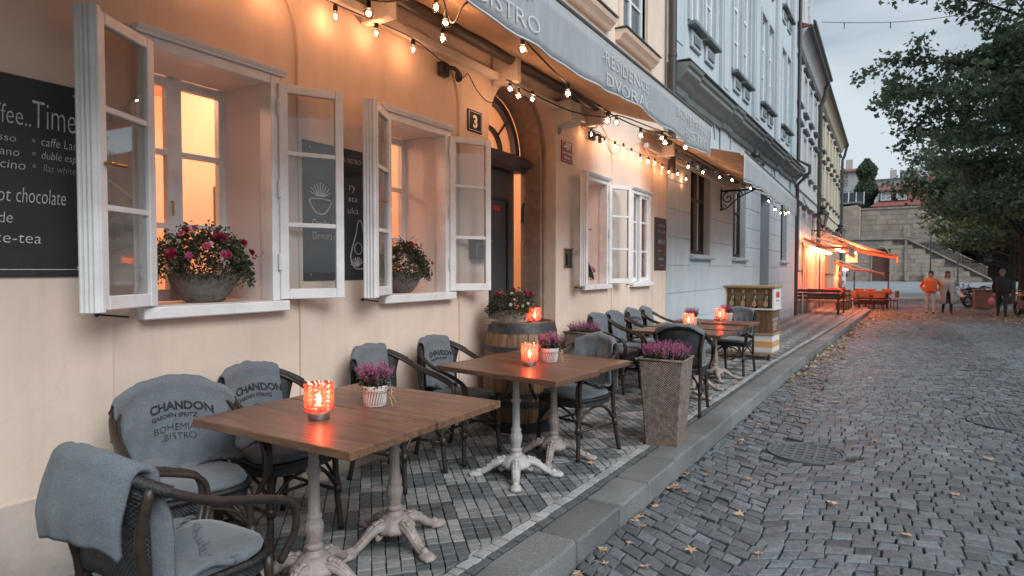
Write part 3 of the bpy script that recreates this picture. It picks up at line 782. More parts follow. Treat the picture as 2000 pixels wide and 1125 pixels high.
# --------------------------------------------------------------- small things on the cafe wall
def fit_text(txt, y0, y1, z, hgt, shear=0.0, bold=0.0):
    """text squeezed to run from y0 to y1 on a wall that faces the street"""
    v, f = text_mesh(txt, 1.0, shear, 'LEFT', bold); xs = [p[0] for p in v]; lo, hi = min(xs), max(xs)
    k = (y1-y0)/(hi-lo)
    return [(0.0, y0+(p[0]-lo)*k, z+p[1]*hgt/.72+.012*hgt*math.sin(5*p[0]+z*20)) for p in v], f
def lettering(board, rows, mat, x):
    for (txt, y0, y1, z, hgt, shear) in rows:
        v, f = fit_text(txt, y0, y1, z, hgt, shear, -.012)
        MB().add([(x, p[1], p[2]) for p in v], f).build('lettering', mat, board, recalc=False)
def scribble(board, rows, mat, x, seed):
    g = random.Random(seed)
    for (y0, y1, z, h) in rows:
        mb = MB(); y = y0
        while y < y1:
            w = g.uniform(.03, .055); mb.tube(catmull([(x, y, z+h*g.random()), (x, y+w*.3, z+h*g.random()), (x, y+w*.5, z), (x, y+w*.8, z+h*g.random())], 3), .004, 4); y += w*1.25
        mb.build('chalk_mark', mat, board)
m_board = M('blackboard', (.020, .022, .024), .55, .35, 4, stain=(.04, .042, .043), sscale=1.5, samt=.6)
m_chalk = M('chalk', (.62, .62, .60), .9, .3, 60)
m_chalk2 = M('faint_chalk', (.30, .31, .31), .9, .3, 60)
def board(y0, y1, z0, z1, label, x=0.004):
    t = thing('chalkboard', label, 'chalkboard', (x, 0, 0))
    MB().box(0, .012, y0, y1, z0, z1, .003).build('panel', m_board, t)
    g = MB()
    for (y, z) in ((y0+.05, z0+.04), (y1-.05, z0+.04), (y0+.05, z1-.04), (y1-.05, z1-.04)): g.sphere((.013, y, z), .007, 8, 6)
    g.build('screw', m_metal, t, smooth=True)
    return t
b1 = board(.45, 1.36, 1.37, 2.23, 'black chalkboard with the coffee menu at the left edge')
lettering(b1, [('Coffee..', .94, 1.143, 2.02, .085, .05), ('Time..', 1.15, 1.348, 2.02, .125, .05), ('espresso', .92, 1.089, 1.945, .033, .1), ('americano', .90, 1.099, 1.885, .036, .1), ('cappuccino', .88, 1.12, 1.83, .04, .1),
               ('o', 1.146, 1.157, 1.955, .022, 0), ('caffe Latte', 1.18, 1.345, 1.945, .04, .15), ('o', 1.146, 1.157, 1.898, .022, 0), ('duble esp.', 1.18, 1.32, 1.888, .036, .15), ('o', 1.146, 1.157, 1.845, .022, 0),
               ('hot', .99, 1.066, 1.69, .065, .15), ('chocolate', 1.085, 1.268, 1.69, .07, .15), ('lemonade', .86, 1.07, 1.60, .05, .1), ('ice-tea', .99, 1.17, 1.515, .05, .1)], m_chalk, .0135)
lettering(b1, [('flat white', 1.185, 1.31, 1.833, .034, .15)], m_chalk2, .0135)
MB().box(.0125, .0135, .46, 1.35, 1.40, 1.403).build('chalk_line', m_chalk, b1)
b2 = board(2.585, 3.157, 1.33, 2.232, 'black chalkboard with drawings between the first two windows', .0)
lettering(b2, [('BOHEMIAN BISTRO', 2.755, 3.08, 2.135, .035, 0), ('bu  ry', 2.846, 3.03, 1.95, .055, .05), ('an  sta', 2.846, 3.045, 1.872, .045, .05), ('sh  uka', 2.846, 3.052, 1.79, .045, .05),
               ('Ovocha', 2.655, 2.79, 1.68, .055, 0), ('Domaci dort', 2.655, 2.92, 1.60, .05, 0)], m_chalk, .0135)
g = MB()
pear = [(0, .30), (-.03, .27), (-.05, .2), (-.10, .1), (-.12, .03), (-.08, -.03), (.0, -.045), (.08, -.03), (.12, .03), (.10, .1), (.05, .2), (.03, .27)]
g.tube(catmull([(.0145, 3.065+y*.72, 1.45+z) for y, z in pear], 4, True), .004, 5, closed=True)
g.tube(catmull([(.0145, 3.05+.035*math.cos(a), 1.55+.04*math.sin(a)+.0) for a in [i*PI/4 for i in range(8)]], 3, True), .003, 5, closed=True)
bowl = [(-.08, .03), (-.07, -.02), (-.03, -.06), (.03, -.06), (.07, -.02), (.08, .03)]
g.tube(catmull([(.0145, 2.72+y, 1.83+z) for y, z in bowl], 4, True), .004, 5, closed=True)
for k in range(9):
    a = R(20+k*18); g.tube([(.0145, 2.72+.02*math.cos(a), 1.88), (.0145, 2.72+.09*math.cos(a), 1.88+.09*math.sin(a))], .004, 5)
for k in range(8):
    a = R(30+k*20); g.tube([(.0145, 3.04, 1.42), (.0145, 3.04+.06*math.cos(a), 1.43+.06*math.sin(a))], .004, 5)
g.build('chalk_drawing', m_chalk, b2)
b3 = board(9.45, 10.03, 1.39, 2.25, 'narrow dark menu board at the far end of the cafe wall', .0)
scribble(b3, [(9.58, 9.95, 2.10, .06), (9.58, 9.95, 2.0, .06), (9.58, 9.9, 1.82, .09), (9.6, 9.75, 1.70, .03), (9.6, 9.9, 1.56, .05), (9.7, 9.9, 1.46, .04)], m_chalk2, .0145, 3)
def plaque(y0, y1, z0, z1, mat, label, rows, edge=True, name='house_number_sign'):
    t = thing(name, label, 'sign', (.0005, 0, 0))
    MB().box(0, .012, y0, y1, z0, z1, .004).build('plate', mat, t)
    wm = M('enamel_white', (.78, .78, .76), .25, .03)
    if edge:
        g = MB(); d = .014
        for (a, b, c, e) in ((y0+d, y1-d, z0+d, z0+d+.004), (y0+d, y1-d, z1-d-.004, z1-d), (y0+d, y0+d+.004, z0+d+.0041, z1-d-.0041), (y1-d-.004, y1-d, z0+d+.0041, z1-d-.0041)):
            g.box(.0121, .0126, a, b, c, e)
        g.build('border', wm, t)
    mb = MB()
    for (txt, y, z, s) in rows:
        v, f = text_mesh(txt, s, 0, 'CENTER', .004*s/.1)
        mb.add([(.0128, y+p[0], z+p[1]) for p in v], f)
    mb.build('lettering', wm, t, recalc=False)
    return t
plaque(4.37, 4.59, 2.635, 2.83, M('blue_enamel', (.02, .035, .055), .25, .1), 'dark blue enamel house number three beside the door', [('3', 4.48, 2.68, .15)])
plaque(6.18, 6.46, 2.64, 2.885, M('red_enamel', (.20, .02, .022), .3, .1), 'red enamel number plate 497 right of the arched door', [('-497', 6.32, 2.79, .105), ('MALA STRANA', 6.32, 2.735, .034), ('- PRAHA 1', 6.32, 2.68, .045)])
# brass letter box seen through the second window's leaf
t = thing('letter_box', 'small grey metal letter box on the wall left of the door', 'letter box', (0, 0, 0))
MB().box(.001, .09, 4.39, 4.62, 1.50, 1.66, .006).build('body', M('bronze_sheet', (.16, .14, .125), .45, .2, 12, metal=.5), t)
MB().prism([(.001, 1.661), (.105, 1.661), (.10, 1.668), (.001, 1.70)], 'Y', 4.38, 4.63).build('lid', M('bronze_sheet', (.2, .2, .2)), t)
MB().box(.0905, .092, 4.43, 4.58, 1.60, 1.612).build('slot', m_black, t)
# door bell panel
t = thing('intercom', 'bell panel on a clear plate with four brass studs', 'intercom', (0, 0, 0))
MB().box(.012, .018, 6.25, 6.46, 1.42, 1.65, .002).build('plate', Glass('clear_plate', (.85, .84, .8), .12), t)
MB().box(.019, .034, 6.31, 6.41, 1.45, 1.60, .003).build('panel', M('dark_bronze', (.10, .085, .07), .4, .3, 30, metal=.6), t)
for y in (6.27, 6.44):
    for z in (1.435, 1.64): MB().tube([(0, y, z), (.03, y, z)], .012, 10).build('stud', m_brass, t)
# plug and outdoor cable by the second window
def plug(y, z, label):
    t = thing('outdoor_socket', label, 'socket', (0, 0, 0))
    MB().box(.001, .06, y-.05, y+.05, z-.055, z+.055, .008).build('box', m_black, t)
    g = MB(); g.tube(catmull([(.06, y, z), (.10, y+.03, z+.01), (.11, y+.10, z-.01), (.08, y+.14, z-.03)], 5), .018, 8); g.build('plug', m_black, t, smooth=True)
    g = MB(); c0 = Vector((.06, y+.17, z-.02))
    for k in range(3): g.tube([c0+Vector((.012*k-.012, .028*math.cos(i*PI/6), .04*math.sin(i*PI/6))) for i in range(12)], .005, 5, closed=True)
    g.tube(catmull([(.07, y+.2, z-.03), (.05, y+.28, z+.02), (.04, y+.34, z+.05), (.04, y+.46, z-.05), (.05, y+.62, z-.12), (.08, y+.72, z-.10), (.1, y+.80, z-.02)], 6), .005, 5)
    g.build('cable', m_black, t)
plug(4.0, 3.06, 'black outdoor plug box above the second window')
plug(6.97, 3.07, 'black outdoor plug box above the window beyond the door')
# white heater / speaker box under the awning
t = thing('wall_speaker', 'white loudspeaker box under the awning right of the door', 'loudspeaker', (.12, 6.12, 3.13), 0)
MB().prism([(-.12, -.13), (.10, -.10), (.10, .13), (-.12, .13)], 'Y', -.13, .13).build('box', M('offwhite_plastic', (.68, .66, .63), .5, .05), t)
MB().prism([(.101, -.09), (.106, -.09), (.106, .12), (.101, .12)], 'Y', -.12, .12).build('grille', M('grille', (.55, .54, .52), .7, .1, 120, .5, 300), t)
MB().tube([(-.1, 0, -.13), (-.1, 0, -.18), (-.12, 0, -.19)], .02, 8).build('bracket', m_metal, t)
# ================================================================== AWNINGS AND STRING LIGHTS
m_canopy = M('beige_canopy', (.50, .34, .215), .9, .08, 3, .2, 90, world=True, stain=(.40, .26, .16), sscale=1.4, samt=.4)
m_val = M('grey_valance', (.36, .365, .37), .9, .10, 5, .3, 120, world=True, stretch=(1, 6, 1), stain=(.26, .268, .275), sscale=2, samt=.4)
m_hem = M('white_hem', (.66, .65, .64), .8, .05)
m_val_text = M('pale_lettering', (.62, .62, .62), .8, .08, 12)
m_offw = M('offwhite_coat', (.66, .60, .55), .5, .06, 8)
m_roll = M('dark_roller', (.05, .038, .032), .5, .2, 8)
def awning(label, y0, y1, xr, zr, xf, zf, drop, sag=.05, name='awning', texts=(), skew=0.0, arms=True):
    t = thing(name, label, 'awning', (0, (y0+y1)/2, 0)); oy = (y0+y1)/2
    nu, nv = 40, 10; P = []
    for i in range(nu+1):
        y = y0+(y1-y0)*i/nu; row = []
        for j in range(nv+1):
            s = j/nv
            x = xr+(xf-xr)*s + skew*(y-y0)*s
            z = zr+(zf-zr)*s - sag*math.sin(PI*s)*(1+.25*math.sin(y*4.1)) + .006*math.sin(y*9+s*5)
            row.append((x, y-oy, z))
        P.append(row)
    cm = MB(); cm.grid(P, nu+1, nv+1); canopy = cm.build('canopy', m_canopy, t, smooth=True)
    mo = canopy.modifiers.new('thick', 'SOLIDIFY'); mo.thickness = .004; mo.offset = 1
    n = 90; P = []; H = []
    for i in range(n+1):
        y = y0+(y1-y0)*i/n
        hem = drop+.022*math.sin(y*2.2+.6)+.010*math.sin(y*5.3)
        row = []
        for j in range(7):
            s = j/6
            row.append((xf+.03+skew*(y-y0)+.012*s*math.sin(y*7.0)+.008*s*math.sin(y*15+1), y-oy, zf-.005-hem*s))
        P.append(row); H.append(row[-1])
    vm = MB(); vm.grid(P, n+1, 7); val = vm.build('valance', m_val, t, smooth=True)
    mo = val.modifiers.new('thick', 'SOLIDIFY'); mo.thickness = .003; mo.offset = 0
    hm = MB(); hm.tube(H, .006, 6); hm.tube([P[0][j] for j in range(7)], .005, 6); hm.tube([P[-1][j] for j in range(7)], .005, 6); hm.build('hem', m_hem, t, smooth=True)
    fb = MB(); fb.tube([(xf, y0-oy, zf+.012), (xf+skew*(y1-y0), y1-oy, zf+.012)], .032, 10); fb.build('front_bar', m_offw, t, smooth=40)
    MB().tube([(xf+.034, y0-oy, zf+.03), (xf+.034+skew*(y1-y0), y1-oy, zf+.03)], .012, 8).build('front_profile', m_zinc, t, smooth=40)
    MB().tube([(xr, y0-oy, zr-.03), (xr, y1-oy, zr-.03)], .055, 14).build('roller', m_roll, t, smooth=40)
    MB().box(.002, xr+.03, y0-oy, y1-oy, zr+.035, zr+.06, .004).build('hood', m_canopy, t)
    MB().box(xr-.19, xr-.13, y0-oy, y1-oy, zr-.20, zr-.13, .005).build('wall_bar', m_offw, t)
    k = 0
    if arms:
        for (ay, ey) in arms:
            b = MB(); b.box(xr-.20, xr+.07, ay-.04-oy, ay+.04-oy, zr-.24, zr+.03, .008); b.build('bracket', m_offw, t)
            if ey is None: continue
            a = MB(); a0 = Vector((xr+.02, ay-oy, zr-.14)); e = Vector((xr+.45, ey-oy, zr-.20)); f0 = Vector((xf-.02, ey+.5-oy, zf+.0))
            a.tube([a0, e], .034, 8, flat=.7); a.build('arm', m_offw, t, smooth=40)
            a = MB(); a.tube([e+Vector((0, 0, .01)), f0], .028, 8, flat=.7); a.sphere(tuple(e), .045, 10, 8); a.build('forearm', m_offw, t, smooth=40)
    for (txt, ya, yb, dz, hh) in texts:
        v, f = fit_text(txt, ya, yb, zf-dz, hh, 0, -.02)
        MB().add([(xf+.042+.012*((zf-p[2])/drop)*math.sin(p[1]*7.0)+.008*((zf-p[2])/drop)*math.sin(p[1]*15+1), p[1]-oy, p[2]) for p in v], f).build('lettering', m_val_text, t, recalc=False)
    return t
AX, AZ = 1.45, 2.985
awning('long grey and beige cafe awning in front, lettered on its valance', -1.6, 6.99, .22, 3.36, AX, AZ, .31, .05,
       texts=[('BOHEMIAN-', 2.12, 2.95, .115, .095), ('-BISTRO', 2.36, 3.0, .275, .095), ('-RESIDENCE', 3.90, 4.86, .145, .095), ('DVORAK-', 3.99, 4.95, .285, .095), ('BOHEMIAN-', 5.66, 6.74, .135, .095), ('-BISTRO', 5.88, 6.78, .275, .095), ('BOHEMIAN-', -.6, .4, .15, .1)],
       arms=[(3.12, 1.5), (4.78, None), (6.7, None)])
awning('second awning farther along, its valance hanging in front of the blue house', 8.75, 15.2, .26, 3.42, 1.47, 2.99, .34, .05, skew=-.016, arms=[(9.4, None), (14.4, None)])

m_bulb = Emit('warm_filament', (1.0, .56, .31), 115)
m_bulbs = Emit('warm_small_filament', (1.0, .50, .26), 200)
m_globe = Glass('bulb_glass', (1.0, .90, .80), .10, .05)
m_cable = M('black_cable', (.012, .012, .012), .5, .1)
def string_lights(label, pts, bulbs, r=.030, small=False, hang=.045, lead=None):
    """pts: cable way points; bulbs: positions of sockets (top)"""
    p0 = Vector(pts[0]); t = thing('string_lights', label, 'string lights', p0)
    cb = MB(); cb.tube([p-p0 for p in catmull(pts, 8)], .006 if not small else .004, 6); cb.build('cable', m_cable, t, smooth=True)
    sk = MB(); sk.lathe([(.010, .0), (.015, -.002), (.016, -hang*.8), (.012, -hang)], 10)
    gb = MB(); fi = MB()
    if small:
        gb.lathe([(.006, -hang+.006), (.012, -hang-.006), (.021, -hang-.03), (.020, -hang-.044), (.010, -hang-.058), (.001, -hang-.06)], 12); fi.sphere((0, 0, -hang-.030), .0095, 8, 6, sz=1.3)
    else:
        gb.sphere((0, 0, -hang-r+.004), r, 16, 12); fi.sphere((0, 0, -hang-r+.004), r*.46, 8, 6, sz=1.1)
    b0 = None
    for b in bulbs:
        bl = Vector(b)-p0
        if b0 is None:
            b0 = gb.build('bulb', m_globe, t, smooth=True, loc=bl); sk.build('socket', m_cable, b0, smooth=40)
            fi.build('filament', m_bulbs if small else m_bulb, b0, smooth=True)
        else: dup(b0, loc=bl, parent=t)
    return t
string_lights('string of small bulbs along the wall above the first two windows',
    [(.06, .2, 3.17), (.10, 1.5, 3.15), (.11, 2.0, 3.13), (.12, 2.76, 3.12), (.12, 3.13, 3.135), (.12, 3.52, 3.14), (.10, 3.86, 3.09), (.08, 3.95, 3.10)],
    [(.12, 1.90, 3.125), (.12, 2.33, 3.115), (.12, 2.764, 3.115), (.12, 3.133, 3.13), (.12, 3.52, 3.135)], small=True)
string_lights('string of round bulbs along the front edge of the long awning',
    [(.70, 2.0, 3.02), (.70, 2.48, 2.91), (.70, 3.08, 3.15), (.72, 3.16, 3.08), (.80, 3.13, 2.98), (1.1, 2.9, 2.96), (1.28, 3.10, 2.86), (1.30, 3.153, 2.79), (1.30, 3.757, 2.675), (1.30, 4.45, 2.635), (1.30, 5.2, 2.66), (1.30, 5.9, 2.72), (1.30, 6.6, 2.80)],
    [(.70, 2.481, 2.90), (.70, 3.077, 3.15), (.71, 3.161, 3.08), (.72, 3.118, 2.965), (1.30, 3.153, 2.795), (1.30, 3.757, 2.68), (1.30, 4.45, 2.64), (1.30, 5.2, 2.665), (1.30, 5.9, 2.725), (1.30, 6.6, 2.80)])
string_lights('string of bulbs slung from the bracket beside the door to the awning front',
    [(.30, 4.78, 3.06), (.40, 4.40, 3.02), (.45, 4.75, 2.98), (.62, 5.2, 2.90), (.9, 5.35, 2.84), (1.1, 5.25, 2.80), (1.2, 6.1, 2.82), (1.32, 6.8, 2.88)],
    [(.34, 4.55, 3.06), (.38, 4.62, 3.01), (.42, 4.80, 3.02), (1.05, 5.25, 2.82), (1.2, 6.1, 2.82)])
string_lights('row of small bulbs along the wall beyond the arched door',
    [(.06, 6.6, 3.12), (.12, 7.0, 3.10), (.12, 7.6, 3.06), (.12, 8.4, 3.08), (.12, 9.2, 3.07), (.14, 9.9, 3.09), (.2, 10.6, 3.14), (.3, 11.4, 3.2)],
    [(.12, y, 3.095+.02*math.sin(y*5)) for y in (6.75, 7.15, 7.5, 7.8, 8.1, 8.45, 8.8, 9.1, 9.45, 9.8, 10.3, 10.8)], small=True)
string_lights('string of round bulbs under the second awning',
    [(.5, 9.0, 3.06), (.6, 9.9, 3.05), (.7, 10.8, 3.07), (.8, 11.6, 3.10), (.95, 12.2, 3.0), (1.15, 12.4, 2.92), (1.2, 13.2, 2.72), (1.25, 14.0, 2.66), (1.28, 14.8, 2.74), (1.3, 15.1, 2.9)],
    [(.55, 9.4, 3.06), (.62, 10.0, 3.05), (.70, 10.8, 3.07), (.78, 11.4, 3.09), (.95, 12.2, 3.02), (1.18, 12.8, 2.82), (1.21, 13.4, 2.71), (1.24, 13.9, 2.67), (1.27, 14.4, 2.7), (1.29, 14.8, 2.76)])

# ================================================================== FURNITURE
m_top = Wood('oak_top', (.070, .031, .018), (.225, .115, .064), .40, 1.0, 'X', .10, coat=.25)
m_leg = M('pink_cast_iron', (.33, .272, .245), .55, .14, 18, .3, 60, stain=(.20, .15, .13), sscale=14, samt=.75)
m_legw = M('white_cast_iron', (.45, .432, .412), .55, .12, 18, .3, 60, stain=(.30, .26, .24), sscale=14, samt=.7)
def table(loc, rz, label, legmat, w=.97, d=.505, base_rot=0, group='bistro tables'):
    t = thing('bistro_table', label, 'table', loc, rz, group)
    tp = MB(); tp.box(-w/2, w/2, -d/2, d/2, .706, .74, .003); tp.build('table_top', m_top, t)
    MB().box(-.2, .2, -.03, .03, .69, .705).build('support_plate', legmat, t)
    c = MB()
    prof = [(.095, .10), (.062, .135), (.040, .155), (.036, .17), (.043, .18), (.043, .19), (.033, .20), (.040, .235), (.045, .26), (.044, .285), (.034, .305), (.038, .315), (.038, .325), (.029, .335),
            (.0275, .42), (.026, .50), (.034, .508), (.036, .518), (.034, .528), (.026, .535), (.025, .545), (.029, .555), (.025, .565), (.024, .62), (.0235, .69)]
    prof = [(r*.90 if z > .16 else r, z) for r, z in prof]
    c.lathe(prof, 32, flute=(10, .055, 8, 17)); c.build('column', legmat, t, smooth=50)
    b = MB(); b.lathe([(.03, .055), (.07, .058), (.098, .075), (.104, .092), (.095, .108), (.080, .120), (.066, .138), (.05, .15)], 36, flute=(12, .05, 1, 6)); b.build('base_hub', legmat, t, smooth=50)
    f = MB()
    path = catmull([(.055, 0, .098), (.10, 0, .105), (.145, 0, .088), (.185, 0, .058), (.22, 0, .036), (.25, 0, .024)], 6); L_ = len(path)
    rs = [.040-.019*(i/(L_-1))**.8 for i in range(L_)]
    f.tube(path, rs, 12, flat=.78)
    for oy, oz in ((-.55, .72), (.0, .95), (.55, .72)):
        f.tube([(p.x, oy*r, p.z+oz*r*.85) for p, r in zip(path, rs)], [.0085-.003*i/(L_-1) for i in range(L_)], 6)
    for k in range(5):
        p = path[4+k*5]; r = rs[4+k*5]; f.sphere((p.x, 0, p.z+r*.92), .0105-.001*k, 8, 6, sy=1.9)
    f.tube(catmull([(.075, 0, .06), (.105, 0, .045), (.10, 0, .07)], 4), .012, 8)
    f.sphere((.272, 0, .018), .030, 14, 10, sx=1.75, sy=1.25, sz=.75)
    for k in (-.022, -.0075, .0075, .022): f.sphere((.306-abs(k)*.5, k, .014), .0125, 8, 6, sx=1.5)
    f.sphere((.252, 0, .036), .020, 10, 8, sx=1.2)
    o = f.build('foot', legmat, t, smooth=True, rot=(0, 0, base_rot))
    for k in (1, 2, 3): dup(o, rz=base_rot+k*PI/2, parent=t)
    return t
T1 = R(-2.5)
table((1.053, 1.775, 0), R(1.0), 'nearest table, holding the big red candle, on pinkish iron legs', m_leg, base_rot=R(14))
table((1.053, 2.287, 0), R(.6), 'table pushed against the nearest one, with heather pot, on pinkish iron legs', m_leg, base_rot=R(-14))
table((1.066, 3.46, 0), R(-7), 'front table of the second pair, on a white iron leg', m_legw, w=1.0, base_rot=R(38))
table((1.085, 3.97, 0), R(-6), 'back table of the second pair, holding heather, on a pinkish leg', m_leg, w=1.0, base_rot=R(24))
table((1.30, 6.52, 0), R(-3), 'nearest table of the far group beyond the tall planter', m_leg, base_rot=R(20))
table((1.28, 7.15, 0), R(-2), 'middle table of the far group, holding a red candle', m_leg, base_rot=R(10))
table((1.32, 7.95, 0), R(-4), 'farthest table, beside the bottle cart', m_leg, base_rot=R(30))

m_cane = M('dark_cane', (.034, .024, .018), .38, .4, 22, .2, 40, rand=.15, spec=.4)
m_wrap = M('black_wrap', (.018, .017, .018), .5, .3, 60, .5, 150)
m_mesh = Weave('black_weave', (.008, .009, .011), (.045, .048, .052), 420, 420, .55, .8)
m_cush = M('grey_cushion', (.125, .14, .152), .95, .2, 60, .6, 300, sheen=.3, stain=(.11, .125, .14), sscale=18, samt=.6, bdist=.003)
HOOP = [(.21, .235, .40), (.25, .262, .50), (.235, .270, .60), (.12, .277, .655), (-.05, .272, .705), (-.19, .238, .775), (-.268, .13, .832), (-.292, 0, .85)]
HOOPF = HOOP + [(x, -y, z) for x, y, z in HOOP[-2::-1]]
def hoop_top(y):
    """x, z of the hoop over a lateral position"""
    ay = abs(y); pts = [(h[1], h[0], h[2]) for h in HOOP[::-1]][:5]
    ys_ = [0, .13, .238, .272, .30]; xs = [-.292, -.268, -.19, -.10, -.05]; zs = [.85, .832, .775, .72, .69]
    return float(np.interp(ay, ys_, xs)), float(np.interp(ay, ys_, zs))
def panel_x(y, z):
    return -.205-.085*(z-.44)/.41+.055*(y/.2)**2*min(1, max(0, (z-.44)/.3))
def make_chair():
    t = thing('cane_chair', 'c', 'chair', (0, 0, 0), 0, 'cane bistro chairs')
    # seat
    def outline(k, s=1, n=28):
        out = []
        for i in range(n):
            a = 2*PI*i/n; c, sn = math.cos(a), math.sin(a)
            e = .55
            out.append(((abs(c)**e)*math.copysign(1, c)*.225*s, (abs(sn)**e)*math.copysign(1, sn)*(.225-.02*(c < 0))*s))
        return out
    o = outline(0); s = MB(); s.prism(o, 'Z', .385, .435); s.build('seat', m_mesh, t, smooth=40)
    r = MB(); r.tube([(x*1.02, y*1.02, .437) for x, y in o], .013, 8, closed=True); r.build('seat_rim', m_wrap, t, smooth=True)
    c = MB(); 
    for i, (sc, z) in enumerate(((.90, .442), (.97, .450), (.985, .462), (.96, .474), (.80, .482), (.4, .484))):
        c.v += [(x*sc, y*sc, z+.003*math.sin(x*17+y*9)) for x, y in o]
    n = len(o)
    for i in range(5):
        for j in range(n): c.f.append((i*n+j, i*n+(j+1) % n, (i+1)*n+(j+1) % n, (i+1)*n+j)); c.m.append(0); c.t.append(1)
    c.f.append(tuple(5*n+j for j in range(n))); c.m.append(0); c.t.append(1); c.f.append(tuple(range(n-1, -1, -1))); c.m.append(0); c.t.append(1)
    c.build('cushion', m_cush, t, smooth=60)
    # back panel
    P = []
    for i in range(13):
        y = -.2+.4*i/12; zt = hoop_top(y)[1]-.012; row = []
        for j in range(9):
            z = .46+(zt-.46)*j/8; row.append((panel_x(y, z), y, z))
        P.append(row)
    b = MB(); b.grid(P, 13, 9); bk = b.build('backrest', m_mesh, t, smooth=True)
    mo = bk.modifiers.new('thick', 'SOLIDIFY'); mo.thickness = .012; mo.offset = 0
    # arm hoop: bundled canes
    pts = catmull(HOOPF, 7)
    for off in (.0, 1.0):
        h = MB(); q = [Vector((p.x*(1+.0*off)+(.0 if off == 0 else .012), p.y*(1 if off == 0 else .93), p.z-(0 if off == 0 else .014))) for p in pts]
        h.tube(q, .0135 if off == 0 else .0105, 10); h.build('arm_hoop', m_cane, t, smooth=True)
    wr = MB()
    m = len(pts)//2
    for side in (0, 1):
        idx = range(m-16, m-8) if side == 0 else range(m+8, m+16)
        seg = [pts[i] for i in idx]
        fine = catmull(seg, 5)
        wr.tube(fine, [.0175+.003*(i % 2) for i in range(len(fine))], 10)
    wr.tube([pts[i] for i in range(m-8, m+9)], .0205, 10)
    wr.build('arm_wrap', m_wrap, t, smooth=True)
    for (x, y, zz) in ((.19, .2, .42), (.19, -.2, .42)):
        l = MB(); l.tube(catmull([(x+.025, y*1.08, 0), (x+.01, y*1.02, .18), (x, y*.98, zz)], 4), .0165, 10); l.tube([(x+.015, y*1.02, .20), (x+.012, y*1.015, .25)], .0205, 10)
        l.build('leg', m_cane, t, smooth=True)
    for s_ in (-1, 1):
        l = MB(); l.tube(catmull([(-.275, s_*.2, 0), (-.225, s_*.195, .22), (-.205, s_*.195, .44), (-.235, s_*.2, .62), (-.215, s_*.222, .785)], 4), .0165, 10); l.tube([(-.23, s_*.195, .20), (-.222, s_*.195, .25)], .0205, 10)
        l.build('leg', m_cane, t, smooth=True)
    st = MB()
    for s_ in (-1, 1): st.tube([(.20, s_*.2, .215), (-.225, s_*.195, .215)], .010, 8)
    st.tube([(-.01, .2, .215), (-.01, -.2, .215)], .010, 8); st.build('stretcher', m_cane, t, smooth=True)
    br = MB()
    for (x, y) in ((.2, .2), (.2, -.2), (-.225, .195), (-.225, -.195)):
        br.tube(catmull([(x, y, .23), (x*.75, y*.75, .33), (x*.35, y*.35, .385)], 4), .010, 8)
    for s_ in (-1, 1):
        br.tube(catmull([(.2, s_*.2, .25), (.12, s_*.2, .34), (-.01, s_*.2, .375), (-.13, s_*.2, .34), (-.22, s_*.195, .25)], 4), .009, 8)
    br.tube(catmull([(.2, .2, .25), (.2, .12, .34), (.2, 0, .375), (.2, -.12, .34), (.2, -.2, .25)], 4), .009, 8)
    br.build('brace', m_cane, t, smooth=True)
    return t
CH = make_chair()
m_blank = M('grey_wool', (.145, .163, .18), .98, .26, 130, .9, 330, sheen=.12, stretch=(1, 1, 1), stain=(.09, .104, .118), sscale=9, samt=.5, bdist=.005, rand=.05)
m_print = M('dark_print', (.012, .014, .018), .8, .1)
